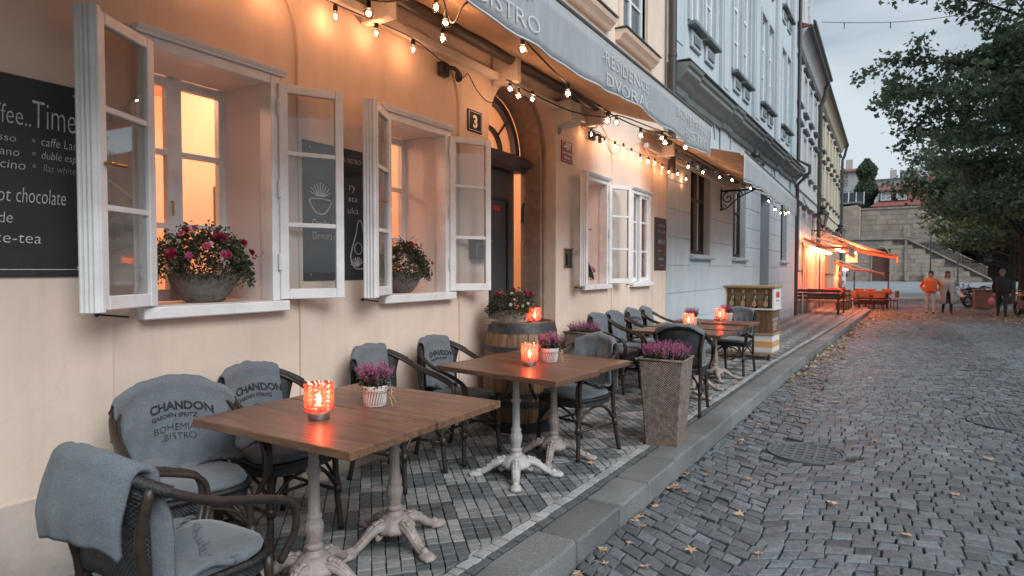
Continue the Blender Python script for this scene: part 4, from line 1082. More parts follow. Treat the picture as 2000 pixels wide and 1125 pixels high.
def blanket(loc, rz, label, w=.40, off=0, lf=.42, lb=.22, seed=1, text=None, spill=0.0, thick=.010, twist=0.0, rough=1.0, back_puff=.0, fringe=True):
    g = random.Random(seed); ph = [g.uniform(0, 6.28) for _ in range(6)]
    r0 = .034
    def S(u, v, lift=0.0):
        """u 0..1 across, v: arc length, 0 at the very top, + to the front, - to the back"""
        y = (u-.5)*w + off
        y += twist*v
        xt, zt = hoop_top(y)
        fold = rough*(.010*math.sin(9*u*w/.4+ph[0]+3*v)+.009*(1-abs(math.sin(8*u+ph[1]+2.5*v))**.5*2)+.005*math.sin(31*u+ph[2]-7*v)+.004*(1-2*abs(math.sin(17*u+ph[3]+11*v))**.6))
        a = v/r0
        rr = r0+lift
        if abs(a) < PI/2*.9:
            x = xt+rr*math.sin(a); z = zt+.004+rr*math.cos(a); return Vector((x+fold*.2, y, z+abs(fold)*.4))
        s = abs(v)-r0*PI/2*.9
        z = zt+.004+rr*math.cos(PI/2*.9)-s
        if v > 0:
            zs = .50+.02*math.sin(8*u+ph[3])
            if z > zs:
                k = min(1, s/.12); x = panel_x(max(-.2, min(.2, y)), z)+.034+lift+fold*k + .012*k
                if abs(y) > .2: x += (abs(y)-.2)*.9
                top = xt+rr*math.sin(PI/2*.9); x = top*(1-k)+x*k
            else:
                e = zs-z; x = panel_x(y, .5)+.05+e*.95+fold; z = zs-.004+lift+.012*math.sin(e*30+u*9+ph[4])+.015*math.exp(-e*20)
        else:
            k = min(1, s/.15); x = xt-rr*math.sin(PI/2*.9)-.006*k-back_puff*math.sin(min(1, s/max(lb, .01))*PI)*.5+fold*k*.8
            x += .012*math.sin(6*u+ph[5])*k
        return Vector((x, y, z))
    nu, nv = 30, 64; P = []
    for i in range(nu+1):
        u = i/nu; row = []
        Lf = lf+.02*math.sin(5*u+ph[2])+spill*u; Lb = lb+.015*math.sin(4*u+ph[1])
        for j in range(nv+1):
            v = -Lb+(Lf+Lb)*j/nv; row.append(S(u, v))
        P.append(row)
    t = thing('wool_blanket', label, 'blanket', loc, rz, 'grey wool blankets')
    mb = MB(); mb.grid(P, nu+1, nv+1)
    o = mb.build('cloth', m_blank, t, smooth=True)
    mo = o.modifiers.new('thick', 'SOLIDIFY'); mo.thickness = thick; mo.offset = 0
    if fringe:
        fr = MB()
        for i in range(0, nu):
            for q in (0, .5):
                u = (i+q)/nu; a = S(u, lf+.02*math.sin(5*u+ph[2])+spill*u); d = Vector((g.uniform(.0, .02), g.uniform(-.012, .012), -g.uniform(.012, .028)))
                if a.z < .53: d = Vector((g.uniform(.015, .035), g.uniform(-.02, .02), g.uniform(.0, .012)))
                fr.tube([a, a+d*.5+Vector((0, 0, .003)), a+d], .0035, 5)
        fr.build('fringe', m_blank, t, smooth=True)
    if text:
        for (txt, tu, tv, size, bold) in text:
            v_, f_ = text_mesh(txt, size, 0, 'LEFT', bold)
            MB().add([S(tu+p[0]/w, tv-p[1], thick/2+.0035) for p in v_], f_).build('print', m_print, t, recalc=False)
    return t
TXT = [('CHANDON', .30, .17, .052, .0018), ('GARDEN SPRITZ', .31, .205, .027, .0004), ('BOHEMIAN-', .32, .265, .044, -.0006), ('-BISTRO', .38, .308, .044, -.0006)]
TXT2 = [('CHANDON', .20, .165, .052, .0018), ('GARDEN SPRITZ', .22, .20, .027, .0004), ('BOHEMIAN-', .23, .265, .043, -.0006), ('-BISTRO', .32, .308, .043, -.0006)]
chairs = [
 ((1.20, 1.10, 0), 92, 'nearest chair, seen from behind, with a blanket over its back'),
 ((.52, 1.52, 0), -14, 'chair by the wall at the near corner of the first table'),
 ((.47, 2.05, 0), -2, 'second chair from the left along the wall, tucked under the first table'),
 ((.42, 3.03, 0), 2, 'chair by the wall behind the first heather pot'),
 ((.45, 3.66, 0), -3, 'chair by the wall just left of the wine barrel'),
 ((1.15, 4.22, 0), 253, 'chair facing the camera at the end of the second pair of tables'),
 ((1.46, 6.02, 0), 97, 'chair seen from behind beyond the tall wicker planter'),
 ((.50, 6.62, 0), -6, 'first wall chair of the far group'),
 ((.52, 7.10, 0), -4, 'second wall chair of the far group'),
 ((.53, 7.72, 0), -2, 'third wall chair of the far group'),
 ((.55, 8.22, 0), 3, 'last wall chair of the far group, by the cafe corner'),
 ((1.42, 8.55, 0), 262, 'chair facing the camera next to the bottle cart'),
]
for i, (loc, a, lab) in enumerate(chairs):
    if i == 0: CH.location = loc; CH.rotation_euler = (0, 0, R(a)); CH['label'] = lab
    else: dup(CH, loc, R(a), lab)
def bl(i, label, **kw): return blanket(chairs[i][0], R(chairs[i][1]), label, **kw)
bl(0, 'grey blanket folded thickly over the back of the nearest chair', w=.44, off=.02, lf=.55, lb=.27, seed=3, thick=.018, back_puff=.05, rough=.9, spill=.12, twist=-.06)
bl(1, 'grey printed blanket spread over the second chair from the left', w=.50, off=0, lf=.46, lb=.20, seed=5, text=TXT, rough=1.2)
bl(2, 'grey printed blanket on the chair under the first table', w=.34, off=-.02, lf=.45, lb=.22, seed=8, text=TXT2, rough=.8)
bl(3, 'pale grey blanket on the chair behind the first heather pot', w=.36, off=-.05, lf=.42, lb=.25, seed=9)
bl(4, 'grey printed blanket on the chair left of the wine barrel', w=.32, off=-.02, lf=.42, lb=.26, seed=12, text=TXT2)
bl(5, 'light grey blanket with fringe on the chair facing the camera', w=.40, off=0, lf=.40, lb=.36, seed=14, rough=.7)
bl(6, 'grey blanket rolled along the back of the chair behind the planter', w=.46, lf=.36, lb=.06, seed=16)
bl(7, 'grey blanket on the first wall chair of the far group', w=.34, lf=.40, lb=.2, seed=17)
bl(8, 'grey blanket on the second wall chair of the far group', w=.36, lf=.40, lb=.2, seed=19)
bl(9, 'grey printed blanket on the third wall chair of the far group', w=.36, lf=.40, lb=.2, seed=21, text=TXT2)
bl(10, 'grey blanket on the last wall chair by the cafe corner', w=.34, lf=.40, lb=.2, seed=23)
bl(11, 'grey blanket on the chair next to the bottle cart', w=.40, lf=.40, lb=.3, seed=25)
# ================================================================== TABLE THINGS, PLANTS, BARREL, CART
def jar_mat():
    m, n, l, b = _nt('red_jar_glass'); n.remove(b)
    t = n.new('ShaderNodeBsdfTranslucent'); t.inputs[0].default_value = (1.0, .10, .08, 1)
    tr = n.new('ShaderNodeBsdfTransparent'); tr.inputs[0].default_value = (1.0, .22, .16, 1)
    gl = n.new('ShaderNodeBsdfGlossy'); gl.inputs[0].default_value = (1, .9, .88, 1); gl.inputs['Roughness'].default_value = .12
    m1 = n.new('ShaderNodeMixShader'); m1.inputs[0].default_value = .5
    m2 = n.new('ShaderNodeMixShader'); m2.inputs[0].default_value = .16
    l.new(t.outputs[0], m1.inputs[1]); l.new(tr.outputs[0], m1.inputs[2]); l.new(m1.outputs[0], m2.inputs[1]); l.new(gl.outputs[0], m2.inputs[2])
    l.new(m2.outputs[0], n['Material Output'].inputs[0]); return m
m_jar = jar_mat()
m_flame = Emit('candle_flame', (1.0, .62, .30), 45)
m_wax = M('wax', (.75, .62, .5), .5, .05)
def candle(loc, label, s=1.0, power=2.2):
    t = thing('candle_holder', label, 'candle holder', loc, 0, 'red glass candle holders')
    b = MB(); b.lathe([(.001, 0), (.034*s, 0), (.036*s, .003), (.036*s, .022*s), (.033*s, .025*s), (.001, .025*s)], 28); b.build('metal_base', m_metal, t, smooth=40)
    j = MB(); n, k = 56, 22; vs = []; fs = []
    for i in range(k+1):
        z = .026*s+.100*s*i/k
        for q in range(n):
            a = 2*PI*q/n
            r = .046*s+.0052*s*math.sin(a*10+1.3*math.sin(i*1.75))*(1 if 0 < i < k else 0)
            if i == 0: r = .040*s
            vs.append((r*math.cos(a), r*math.sin(a), z))
    for i in range(k):
        for q in range(n): fs.append((i*n+q, i*n+(q+1) % n, (i+1)*n+(q+1) % n, (i+1)*n+q))
    j.add(vs, fs); j.build('glass_jar', m_jar, t, smooth=True)
    w = MB(); w.lathe([(.001, .0262*s), (.02*s, .0262*s), (.02*s, .045*s), (.001, .046*s)], 16); w.build('tealight', m_wax, t, smooth=40)
    f = MB(); f.lathe([(.001, .048*s), (.005*s, .052*s), (.0085*s, .062*s), (.006*s, .076*s), (.001, .09*s)], 12); f.build('flame', m_flame, t, smooth=True)
    lamp('candle_light', t, (0, 0, .098*s), power, (1.0, .38, .20), .012)
candle((1.045, 1.815, .741), 'red glass candle on the nearest table', 1.26, .62)
candle((1.09, 3.60, .741), 'red glass candle on the second pair of tables', 1.2, .75)
candle((1.255, 6.95, .741), 'red glass candle on the middle far table', 1.25, .8)
candle((1.36, 8.02, .741), 'red glass candle on the farthest table by the cart', 1.25, .8)

m_heath = Leaf('heather_flower', (.22, .03, .11), (.66, .24, .42), .35)
m_hgreen = Leaf('heather_green', (.012, .028, .014), (.06, .09, .035), .25)
def heather(parent, rx, ry, h, n, seed, z0=0.0, splay=.5, fl=.0085):
    g = np.random.default_rng(seed)
    C = []; G = []
    for i in range(n):
        r = math.sqrt(g.uniform(0, 1)); a = g.uniform(0, 2*PI)
        bx, by = r*math.cos(a)*rx, r*math.sin(a)*ry
        hh = h*g.uniform(.72, 1.12)*(1-.18*r*r)
        tip = np.array([bx*(1+splay)+g.normal(0, .008), by*(1+splay)+g.normal(0, .008), hh]); bs = np.array([bx*.75, by*.75, 0])
        k = 26
        tt = np.linspace(.42, 1, k)[:, None]
        p = bs+(tip-bs)*tt; p += g.normal(0, 1, (k, 3))*(.0075*(1.12-tt))*1.1; C.append(p)
        k = 16; tt = g.uniform(.0, .62, k)[:, None]; p = bs+(tip-bs)*tt+g.normal(0, .011, (k, 3)); G.append(p)
    C = np.concatenate(C); G = np.concatenate(G); C[:, 2] += z0; G[:, 2] += z0
    V, F, T = leaves_mesh(C, fl, seed); fast_tris('blossom', V, F, m_heath, T, parent)
    V, F, T = leaves_mesh(G, fl*2.2, seed+1); fast_tris('foliage', V, F, m_hgreen, T, parent)
m_basket = M('whitewashed_basket', (.60, .55, .52), .8, .15, 30, .4, 90, stain=(.34, .25, .2), sscale=14, samt=.6)
m_jute = M('jute_string', (.42, .28, .17), .9, .2, 60)
m_soil = M('soil', (.03, .022, .016), .95, .4, 40)
def basket_pot(loc, label, seed, n=60, s=1.0):
    t = thing('heather_pot', label, 'flower pot', loc, rnd.uniform(0, 6), 'heather pots on the tables')
    b = MB(); b.lathe([(.001, .0), (.046*s, 0), (.058*s, .10*s), (.050*s, .10*s), (.048*s, .085*s), (.001, .085*s)], 30); b.build('pot', M('pot_inside', (.30, .22, .19), .9, .2, 20), t, smooth=30)
    w = MB(); k = 26
    for i in range(k):
        a0 = 2*PI*i/k; pts = [((.049+.012*z/.1)*s*math.cos(a0+z*4), (.049+.012*z/.1)*s*math.sin(a0+z*4), z*s) for z in (0, .02, .04, .06, .08, .098)]
        w.tube(pts, .0048*s, 6)
    w.build('wicker_stake', m_basket, t, smooth=True)
    r = MB()
    for z, rr in ((.004, .050), (.096, .0615), (.088, .0608), (.080, .060)): r.tube([(rr*s*math.cos(i*PI/14), rr*s*math.sin(i*PI/14), z*s+.0015*(-1)**i) for i in range(28)], .0042*s, 6, closed=True)
    r.build('wicker_rim', m_basket, t, smooth=True)
    j = MB(); j.tube([(.063*s*math.cos(i*PI/12), .063*s*math.sin(i*PI/12), .070*s) for i in range(24)], .0025, 5, closed=True)
    for q in (-1, 1):
        j.tube(catmull([(.064*s, 0, .07*s), (.085*s, q*.012, .085*s), (.09*s, q*.03, .06*s), (.066*s, q*.006, .065*s), (.088*s, q*.022, .03*s), (.096*s, q*.03, .004)], 5), .0028, 5)
    j.build('jute_bow', m_jute, t, smooth=True)
    heather(t, .055*s, .055*s, .125*s, n, seed, .085*s, .65)
    t.rotation_euler = (0, 0, R(25))
basket_pot((1.07, 2.135, .741), 'pink heather in a white basket on the first table', 31, 95)
basket_pot((1.13, 3.82, .741), 'heather in a white basket beside the second candle', 33, 90)
basket_pot((1.20, 7.28, .741), 'small heather pot behind the candle on the far table', 35, 70)
basket_pot((1.42, 8.16, .741), 'small heather pot on the farthest table', 37, 70)

m_ratt = Weave('brown_rattan', (.085, .062, .05), (.33, .25, .205), 270, 330, .6, 1.0)
def planter(loc, rz, label, tw, bw, h, seed, nh=210, hh=.15, rx=None):
    t = thing('wicker_planter', label, 'planter', loc, rz)
    b = MB(); k = 9; vs = []; fs = []
    for i in range(k):
        z = h*i/(k-1); w = bw+(tw-bw)*i/(k-1); c = w*.08
        vs += [(w-c, -w, z), (w, -w+c, z), (w, w-c, z), (w-c, w, z), (-w+c, w, z), (-w, w-c, z), (-w, -w+c, z), (-w+c, -w, z)]
    for i in range(k-1):
        for j in range(8): fs.append((i*8+j, i*8+(j+1) % 8, (i+1)*8+(j+1) % 8, (i+1)*8+j))
    fs.append(tuple(range(7, -1, -1))); b.add(vs, fs); b.build('body', m_ratt, t)
    r = MB(); w = tw
    r.tube([(w, -w, h), (w, w, h), (-w, w, h), (-w, -w, h)], .012, 8, closed=True); r.build('rim', m_ratt, t, smooth=40)
    MB().box(-tw+.02, tw-.02, -tw+.02, tw-.02, h-.05, h-.03).build('soil', m_soil, t)
    heather(t, tw*.95, tw*.95, hh, nh, seed, h-.035, .22, .0095)
    return t
planter((1.675, 4.79, 0), R(3), 'tall tapered brown wicker planter with pink heather on the kerb', .178, .132, .69, 41, 230, .17)
planter((.28, 6.22, 0), R(0), 'wicker planter with heather against the wall right of the door', .17, .14, .70, 43, 170, .15)

# ---- mixed flower bowls
m_fol = Leaf('bouquet_green', (.010, .022, .012), (.075, .10, .045), .25)
m_folb = Leaf('bouquet_brown', (.06, .02, .02), (.16, .09, .05), .25)
m_petr = Leaf('red_petal', (.20, .008, .035), (.46, .035, .10), .3)
m_petp = Leaf('pink_petal', (.42, .05, .17), (.62, .14, .28), .3)
m_petw = Leaf('cream_petal', (.55, .50, .35), (.75, .70, .58), .3)
m_concrete = M('rough_stone_bowl', (.155, .14, .125), .95, .45, 45, 1.0, 70, stain=(.27, .25, .22), sscale=30, samt=.7, bdist=.008)
def rosette(r, layers=4, seed=0):
    g = random.Random(seed); mb = MB()
    for L in range(layers):
        n = 7-L; rr = r*(1-.2*L)
        for i in range(n):
            a = 2*PI*i/n+L*.5+g.uniform(-.1, .1); u = Vector((math.cos(a), math.sin(a), 0)); w = Vector((-u.y, u.x, 0)); up = .25+.25*L
            z = Vector((0, 0, r*(.1+.16*L)))
            mb.tint = g.uniform(0, 1)
            mb.add([z, z+u*rr*.55+w*rr*.34+Vector((0, 0, rr*up*.6)), z+u*rr+Vector((0, 0, rr*up*.9)), z+u*rr*.55-w*rr*.34+Vector((0, 0, rr*up*.6))], [(0, 1, 2), (0, 2, 3)])
    return mb
def bouquet(parent, rx, ry, rz, z0, seed, n=2600, nf=(9, 7, 9), droop=.06):
    g = np.random.default_rng(seed)
    th = g.uniform(0, 2*PI, n); ph = np.arccos(g.uniform(-.1, 1, n)); rad = g.uniform(.55, 1.0, n)**.5*(1+.14*np.sin(3*th+seed)+.1*np.sin(7*th))
    C = np.stack([rx*rad*np.sin(ph)*np.cos(th), ry*rad*np.sin(ph)*np.sin(th), rz*rad*np.cos(ph)], 1)
    rr = np.hypot(C[:, 0]/rx, C[:, 1]/ry); C[:, 2] += z0-droop*np.clip(rr-.75, 0, 1)*2.5
    V, F, T = leaves_mesh(C, .022, seed); fast_tris('foliage', V, F, m_fol, T, parent)
    # loose sprays sticking out
    S = []
    for k in range(26):
        a = g.uniform(0, 2*PI); p = g.uniform(.1, 1.5)
        d = np.array([math.sin(p)*math.cos(a), math.sin(p)*math.sin(a), math.cos(p)]); L = g.uniform(.9, 1.3)
        tt = np.linspace(.75, 1, 9)[:, None]*L
        S.append(d*np.array([rx, ry, rz])*tt+np.array([0, 0, z0])+g.normal(0, .006, (9, 3)))
    V, F, T = leaves_mesh(np.concatenate(S), .018, seed+2); fast_tris('spray', V, F, m_folb, T, parent)
    rg = random.Random(seed)
    for mat, cnt, size, nm in ((m_petr, nf[0], .034, 'red_flower'), (m_petp, nf[1], .026, 'pink_flower'), (m_petw, nf[2], .016, 'cream_flower')):
        for k in range(cnt):
            a = rg.uniform(0, 2*PI); p = rg.uniform(.25, 1.35)
            d = Vector((math.sin(p)*math.cos(a), math.sin(p)*math.sin(a), math.cos(p)))
            pos = Vector((d.x*rx, d.y*ry, d.z*rz+z0))*1.0
            o = rosette(size*rg.uniform(.8, 1.2), 4, rg.randint(0, 999)).build(nm, mat, parent, tint=True, recalc=False)
            o.location = pos; o.rotation_euler = d.to_track_quat('Z', 'Y').to_euler()
def flower_bowl(loc, label, seed, s=1.0):
    t = thing('flower_bowl', label, 'flower bowl', loc, 0)
    b = MB(); b.lathe([(.001, 0), (.085*s, 0), (.105*s, .012*s), (.145*s, .06*s), (.175*s, .12*s), (.185*s, .165*s), (.17*s, .165*s), (.16*s, .14*s), (.001, .13*s)], 36)
    b.v = [(x*(1+.012*math.sin(y*90+z*70)), y*(1+.012*math.cos(x*80)), z) for x, y, z in b.v]
    b.build('bowl', m_concrete, t, smooth=50)
    bouquet(t, .26*s, .29*s, .25*s, .17*s, seed, int(4200*s), (12, 9, 10))
flower_bowl((-.16, 2.02, 1.213), 'stone bowl of mixed red flowers on the first window sill', 51, 1.0)
flower_bowl((-.16, 3.66, 1.213), 'stone bowl of mixed flowers on the second window sill', 53, .98)
flower_bowl((-.20, 7.1, 1.213), 'small flower bowl on the sill of the window beyond the door', 55, .7)

# ---- wine barrel with its own flower tub and candle
m_stave = Wood('barrel_oak', (.10, .052, .026), (.29, .165, .085), .6, .8, 'Z', .22)
m_hoop = M('barrel_hoop', (.045, .05, .055), .55, .35, 14, .3, 60, metal=.5, stain=(.10, .085, .075), sscale=7, samt=.6)
t = thing('wine_barrel', 'old oak wine barrel with black hoops beside the door', 'barrel', (.42, 4.62, 0))
def br(z): return .285+.065*(1-((z-.475)/.475)**2)
n = 22
for i in range(n):
    a0, a1 = 2*PI*i/n+.006, 2*PI*(i+1)/n-.006; s = MB(); vs = []
    for k in range(9):
        z = .95*k/8
        for (r, a) in ((br(z), a0), (br(z)+.002, (a0+a1)/2), (br(z), a1), (br(z)-.022, a1), (br(z)-.022, a0)):
            vs.append((r*math.cos(a), r*math.sin(a), z))
    fs = [(k*5+q, k*5+(q+1) % 5, (k+1)*5+(q+1) % 5, (k+1)*5+q) for k in range(8) for q in range(5)]+[(4, 3, 2, 1, 0), (40, 41, 42, 43, 44)]
    s.add(vs, fs); s.build('stave', m_stave, t)
for (za, zb) in ((.005, .10), (.235, .29), (.32, .36), (.60, .655), (.70, .745), (.86, .945)):
    h = MB(); h.lathe([(br(za)-.002, za), (br(za)+.006, za), (br(zb)+.006, zb), (br(zb)-.002, zb)], 48); h.build('hoop', m_hoop, t, smooth=30)
MB().lathe([(.001, .90), (.265, .90), (.265, .925), (.001, .925)], 32).build('head', m_stave, t)
t = thing('flower_tub', 'round wooden tub of mixed flowers on the barrel', 'flower tub', (.36, 4.56, .926))
m_bark = Wood('bark_wood', (.19, .15, .115), (.40, .33, .26), .85, 1.5, 'Z', .1)
b = MB(); b.lathe([(.001, 0), (.15, 0), (.155, .10), (.14, .10), (.135, .08), (.001, .075)], 30, flute=(15, .015, 1, 3)); b.build('tub', m_bark, t, smooth=40)
bouquet(t, .235, .235, .17, .12, 61, 3000, (8, 5, 16), .05)
candle((.56, 4.60, .927), 'red glass candle on top of the barrel', 1.15, .8)
t = thing('wood_slice', 'flat log slice lying on the edge of the barrel', 'wood slice', (.22, 4.46, .926))
MB().lathe([(.001, 0), (.085, 0), (.09, .02), (.085, .045), (.001, .045)], 20).build('log', m_bark, t, smooth=40)

# ---- bottle cart
m_cartw = M('cart_white', (.66, .64, .62), .5, .05, 8, stain=(.5, .47, .45), sscale=4, samt=.3)
m_cwood = Wood('cart_wood', (.085, .045, .022), (.22, .125, .065), .5, .8, 'Z', .1)
m_cwoodl = Wood('cart_light_wood', (.26, .16, .085), (.42, .29, .17), .5, .8, 'X', .1)
m_or = M('orange_stripe', (.62, .32, .12), .5, .1)
ct = thing('bottle_cart', 'wooden champagne cart with four bottles on the pavement', 'cart', (1.36, 10.25, 0), R(-3))
w, d = .37, .27
MB().box(-w, w, -d, d, .09, .12, .004).build('floor_board', m_cwoodl, ct)
MB().box(-w+.015, w-.015, -d+.015, d-.015, .121, .385, .004).build('base_panel', m_cartw, ct)
g = MB(); g.box(-w+.014, w-.014, -d+.0135, -d+.0148, .20, .29); g.box(w-.0148, w-.0135, -d+.014, d-.014, .20, .29); g.build('stripe', m_or, ct)
MB().box(-w, w, -d, d, .386, .415, .004).build('ledge', m_cwoodl, ct)
k = 8
for i in range(k):
    x0 = -w+.02+(2*w-.04)*i/k; MB().box(x0+.001, x0+(2*w-.04)/k-.001, -d+.018, -d+.034, .416, .775, .002).build('plank', m_cwood, ct)
MB().box(-w+.02, w-.02, -d+.035, d-.02, .416, .774).build('cabinet', m_cwood, ct)
MB().box(-w-.01, w+.01, -d-.005, d+.005, .776, .80, .004).build('shelf', m_cartw, ct)
MB().box(-w, -w+.025, -d, d, .801, 1.115, .003).build('side_board', m_cartw, ct); MB().box(w-.025, w, -d, d, .801, 1.115, .003).build('side_board', m_cartw, ct)
MB().box(-w+.026, w-.026, -d+.09, -d+.11, .801, 1.115).build('back_board', m_cwoodl, ct)
MB().box(-w-.02, w+.02, -d-.02, d+.02, 1.116, 1.15, .005).build('top_board', m_cwoodl, ct)
wm = MB()
for (txt, y, z, s) in (('CHANDON', -.24, .60, .075), ('GARDEN', -.22, .53, .075), ('SPRITZ', -.2, .46, .075)):
    v, f = text_mesh(txt, s); wm.add([(w-.0175, y+p[0], z+p[1]) for p in v], f)
wm.build('lettering', m_cartw, ct, recalc=False)
rm = MB()
for k in range(5): rm.tube([(w+.002, -.12+.05*k, .98), (w+.002, -.10+.05*k, 1.05), (w+.002, -.08+.05*k, .97)], .009, 5)
for k in range(4): rm.tube([(w+.002, -.10+.05*k, .92), (w+.002, -.07+.05*k, .92)], .008, 5)
rm.build('red_mark', M('red_mark', (.55, .06, .05), .6, .1), ct)
for x in (-w-.03, w-.2):
    pass
wh = MB(); R0 = .235
wh.tube([(-w-.04, R0*math.cos(i*PI/16), R0*math.sin(i*PI/16)+R0) for i in range(32)], .018, 8, closed=True)
for i in range(8): wh.tube([(-w-.04, 0, R0), (-w-.04, R0*math.cos(i*PI/4), R0*math.sin(i*PI/4)+R0)], .009, 6)
wh.tube([(-w-.08, 0, R0), (-w+.02, 0, R0)], .03, 10); wl_ = wh.build('wheel', m_cwood, ct, smooth=True); wl_.location = (-.06, -.12, .0); wl_.rotation_euler = (0, 0, R(62))
for x in (-.2, .28):
    c = MB(); c.tube([(x-.012, -.15, .045), (x+.012, -.15, .045)], .045, 14); c.tube([(x, -.15, .045), (x, -.15, .09)], .012, 6); c.build('castor', m_black, ct, smooth=40)
m_bott = M('bottle_glass', (.012, .02, .012), .12, .1, spec=.7); m_gold = M('gold_foil', (.50, .32, .16), .35, .15, 30, metal=.4)
ca, sa = math.cos(R(-3)), math.sin(R(-3))
order = ['leftmost champagne bottle in the cart', 'second champagne bottle from the left in the cart', 'third champagne bottle from the left in the cart', 'rightmost champagne bottle in the cart']
b0 = None
for i in range(4):
    lx, ly = -.255+.17*i, -d+.042; loc = (1.36+lx*ca-ly*sa, 10.25+lx*sa+ly*ca, .801)
    if b0 is None:
        b0 = thing('champagne_bottle', order[0], 'bottle', loc, R(-3), 'bottles in the cart')
        MB().lathe([(.001, 0), (.040, 0), (.042, .01), (.042, .13), (.034, .165), (.018, .205), (.015, .24)], 20).build('body', m_bott, b0, smooth=50)
        MB().lathe([(.0165, .19), (.0162, .24), (.019, .25), (.019, .285), (.012, .295), (.001, .296)], 16).build('foil', m_gold, b0, smooth=50)
        g = MB()
        pl = [(0, .015), (.02, .035), (.036, .05), (.03, .075), (.036, .095), (.012, .11), (.006, .19), (-.006, .19), (-.012, .11), (-.036, .095), (-.03, .075), (-.036, .05), (-.02, .035)]
        g.prism(pl, 'Y', -.0475, -.0445); g.build('label', m_gold, b0)
    else: dup(b0, loc, R(-3), order[i])
# ================================================================== BLUE HOUSE
m_blue = M('pale_blue_plaster', (.53, .575, .60), .85, .07, 3, .3, 60, world=True, stain=(.46, .51, .54), sscale=.8, samt=.5, bdist=.004)
m_blued = M('grey_blue_trim', (.47, .52, .55), .85, .08, 4, .25, 60, world=True, stain=(.35, .39, .42), sscale=1.5, samt=.5)
m_corn = M('weathered_cornice', (.20, .225, .23), .85, .2, 5, .3, 40, world=True, stain=(.08, .09, .09), sscale=2.5, samt=.6)
grime(m_blue, col=(.24, .27, .28), cracks=False, streak=.38); grime(m_blued, col=(.20, .22, .23), cracks=False, streak=.4)
m_dframe = M('dark_window_frame', (.05, .035, .03), .5, .25, 14, stretch=(6, 6, 1))
m_dpane = M('dark_pane', (.05, .055, .055), .06, .25, 2.5, spec=.9)
m_ppane = M('pale_pane', (.30, .34, .36), .10, .2, 1.5, spec=.9)
m_grout = M('groove', (.20, .235, .255), .9, .1, 5, world=True)
BR = -math.atan(.028)
blue = thing('blue_house', 'pale blue rusticated town house next to the cafe', 'building', (0, 10.075, 0), BR)
BL = 13.15; BT = 13.4
gw = [(1.30, 2.62), (4.52, 5.80), (10.65, 11.75)]; gdoor = (7.55, 8.80)
holes = [rect(a, b, 1.70, 3.62) for a, b in gw]+[rect(gdoor[0], gdoor[1], -.5, 3.5)]
bays = [1.95, 5.15, 8.2, 11.2]
up = []
for c in bays:
    for s in (-1, 1):
        for (z0, z1) in ((5.95, 8.3), (9.6, 11.6)): up.append(rect(c+s*.47-.36, c+s*.47+.36, z0, z1))
plate('wall', rect(0, BL, -.6, BT), holes+up, -.30, 0, m_blue, blue)
MB().box(-8, -.45, .02, BL-.02, -.6, BT-.02).build('core', m_dpane, blue)
MB().box(-8, -.31, .01, .03, -.6, BT).build('side_wall', m_blue, blue)
# rusticated courses with real joints
zs = [.02+.487*i for i in range(-1, 8)]
for i, z in enumerate(zs):
    z1 = z+.475
    spans = [(0.0, BL)]
    for (a, b, c, d) in [(w[0], w[1], 1.62, 3.62) for w in gw]+[(gdoor[0], gdoor[1], -1, 3.5)]:
        if z1 > c and z < d:
            ns = []
            for (p, q) in spans:
                if a > p and b < q: ns += [(p, a-.001), (b+.001, q)]
                else: ns.append((p, q))
            spans = ns
    for (p, q) in spans:
        if q-p > .05: MB().box(.0005, .014, p+.004, q-.004, z, z1, .004).build('stone_course', m_blue, blue)
for (a, b) in gw:
    f = MB(); z0, z1 = 1.70, 3.62; c = (a+b)/2
    for (y0, y1) in ((a, a+.07), (b-.07, b), (c-.05, c+.05)): f.box(-.20, -.12, y0, y1, z0, z1)
    for (u, v) in ((z0, z0+.08), (z1-.08, z1), (z0+1.05, z0+1.10)): f.box(-.195, -.125, a+.07, b-.07, u, v)
    f2 = f.build('window', m_dframe, blue)
    for (y0, y1) in ((a+.07, c-.05), (c+.05, b-.07)):
        for (u, v) in ((z0+.08, z0+1.05), (z0+1.10, z1-.08)): MB().box(-.165, -.16, y0, y1, u, v).build('pane', m_dpane, f2)
        MB().tube([(-.15, (y0+y1)/2, z0), (-.15, (y0+y1)/2, z1)], .012, 6).build('glazing_bar', m_white, f2)
    s = MB(); s.prism([(-.12, 1.60), (.09, 1.60), (.11, 1.63), (.10, 1.665), (-.12, 1.699)], 'Y', a-.06, b+.08); s.build('sill', m_blued, f2)
    rv = MB()
    rv.add([(-.001, a, z0), (-.001, a, z1), (-.3, a, z1), (-.3, a, z0)], [(0, 1, 2, 3)]); rv.add([(-.001, b, z0), (-.001, b, z1), (-.3, b, z1), (-.3, b, z0)], [(0, 1, 2, 3)])
d0, d1 = gdoor
dr = MB(); dr.box(-.34, -.29, d0, d1, -.4, 2.9); dd = dr.build('door', m_dframe, blue)
for k in range(3): MB().box(-.289, -.27, d0+.15, d1-.15, .1+.9*k, .8+.9*k, .01).build('panel', m_dframe, dd)
MB().box(-.34, -.29, d0, d1, 2.95, 3.5).build('transom_light', m_dpane, dd)
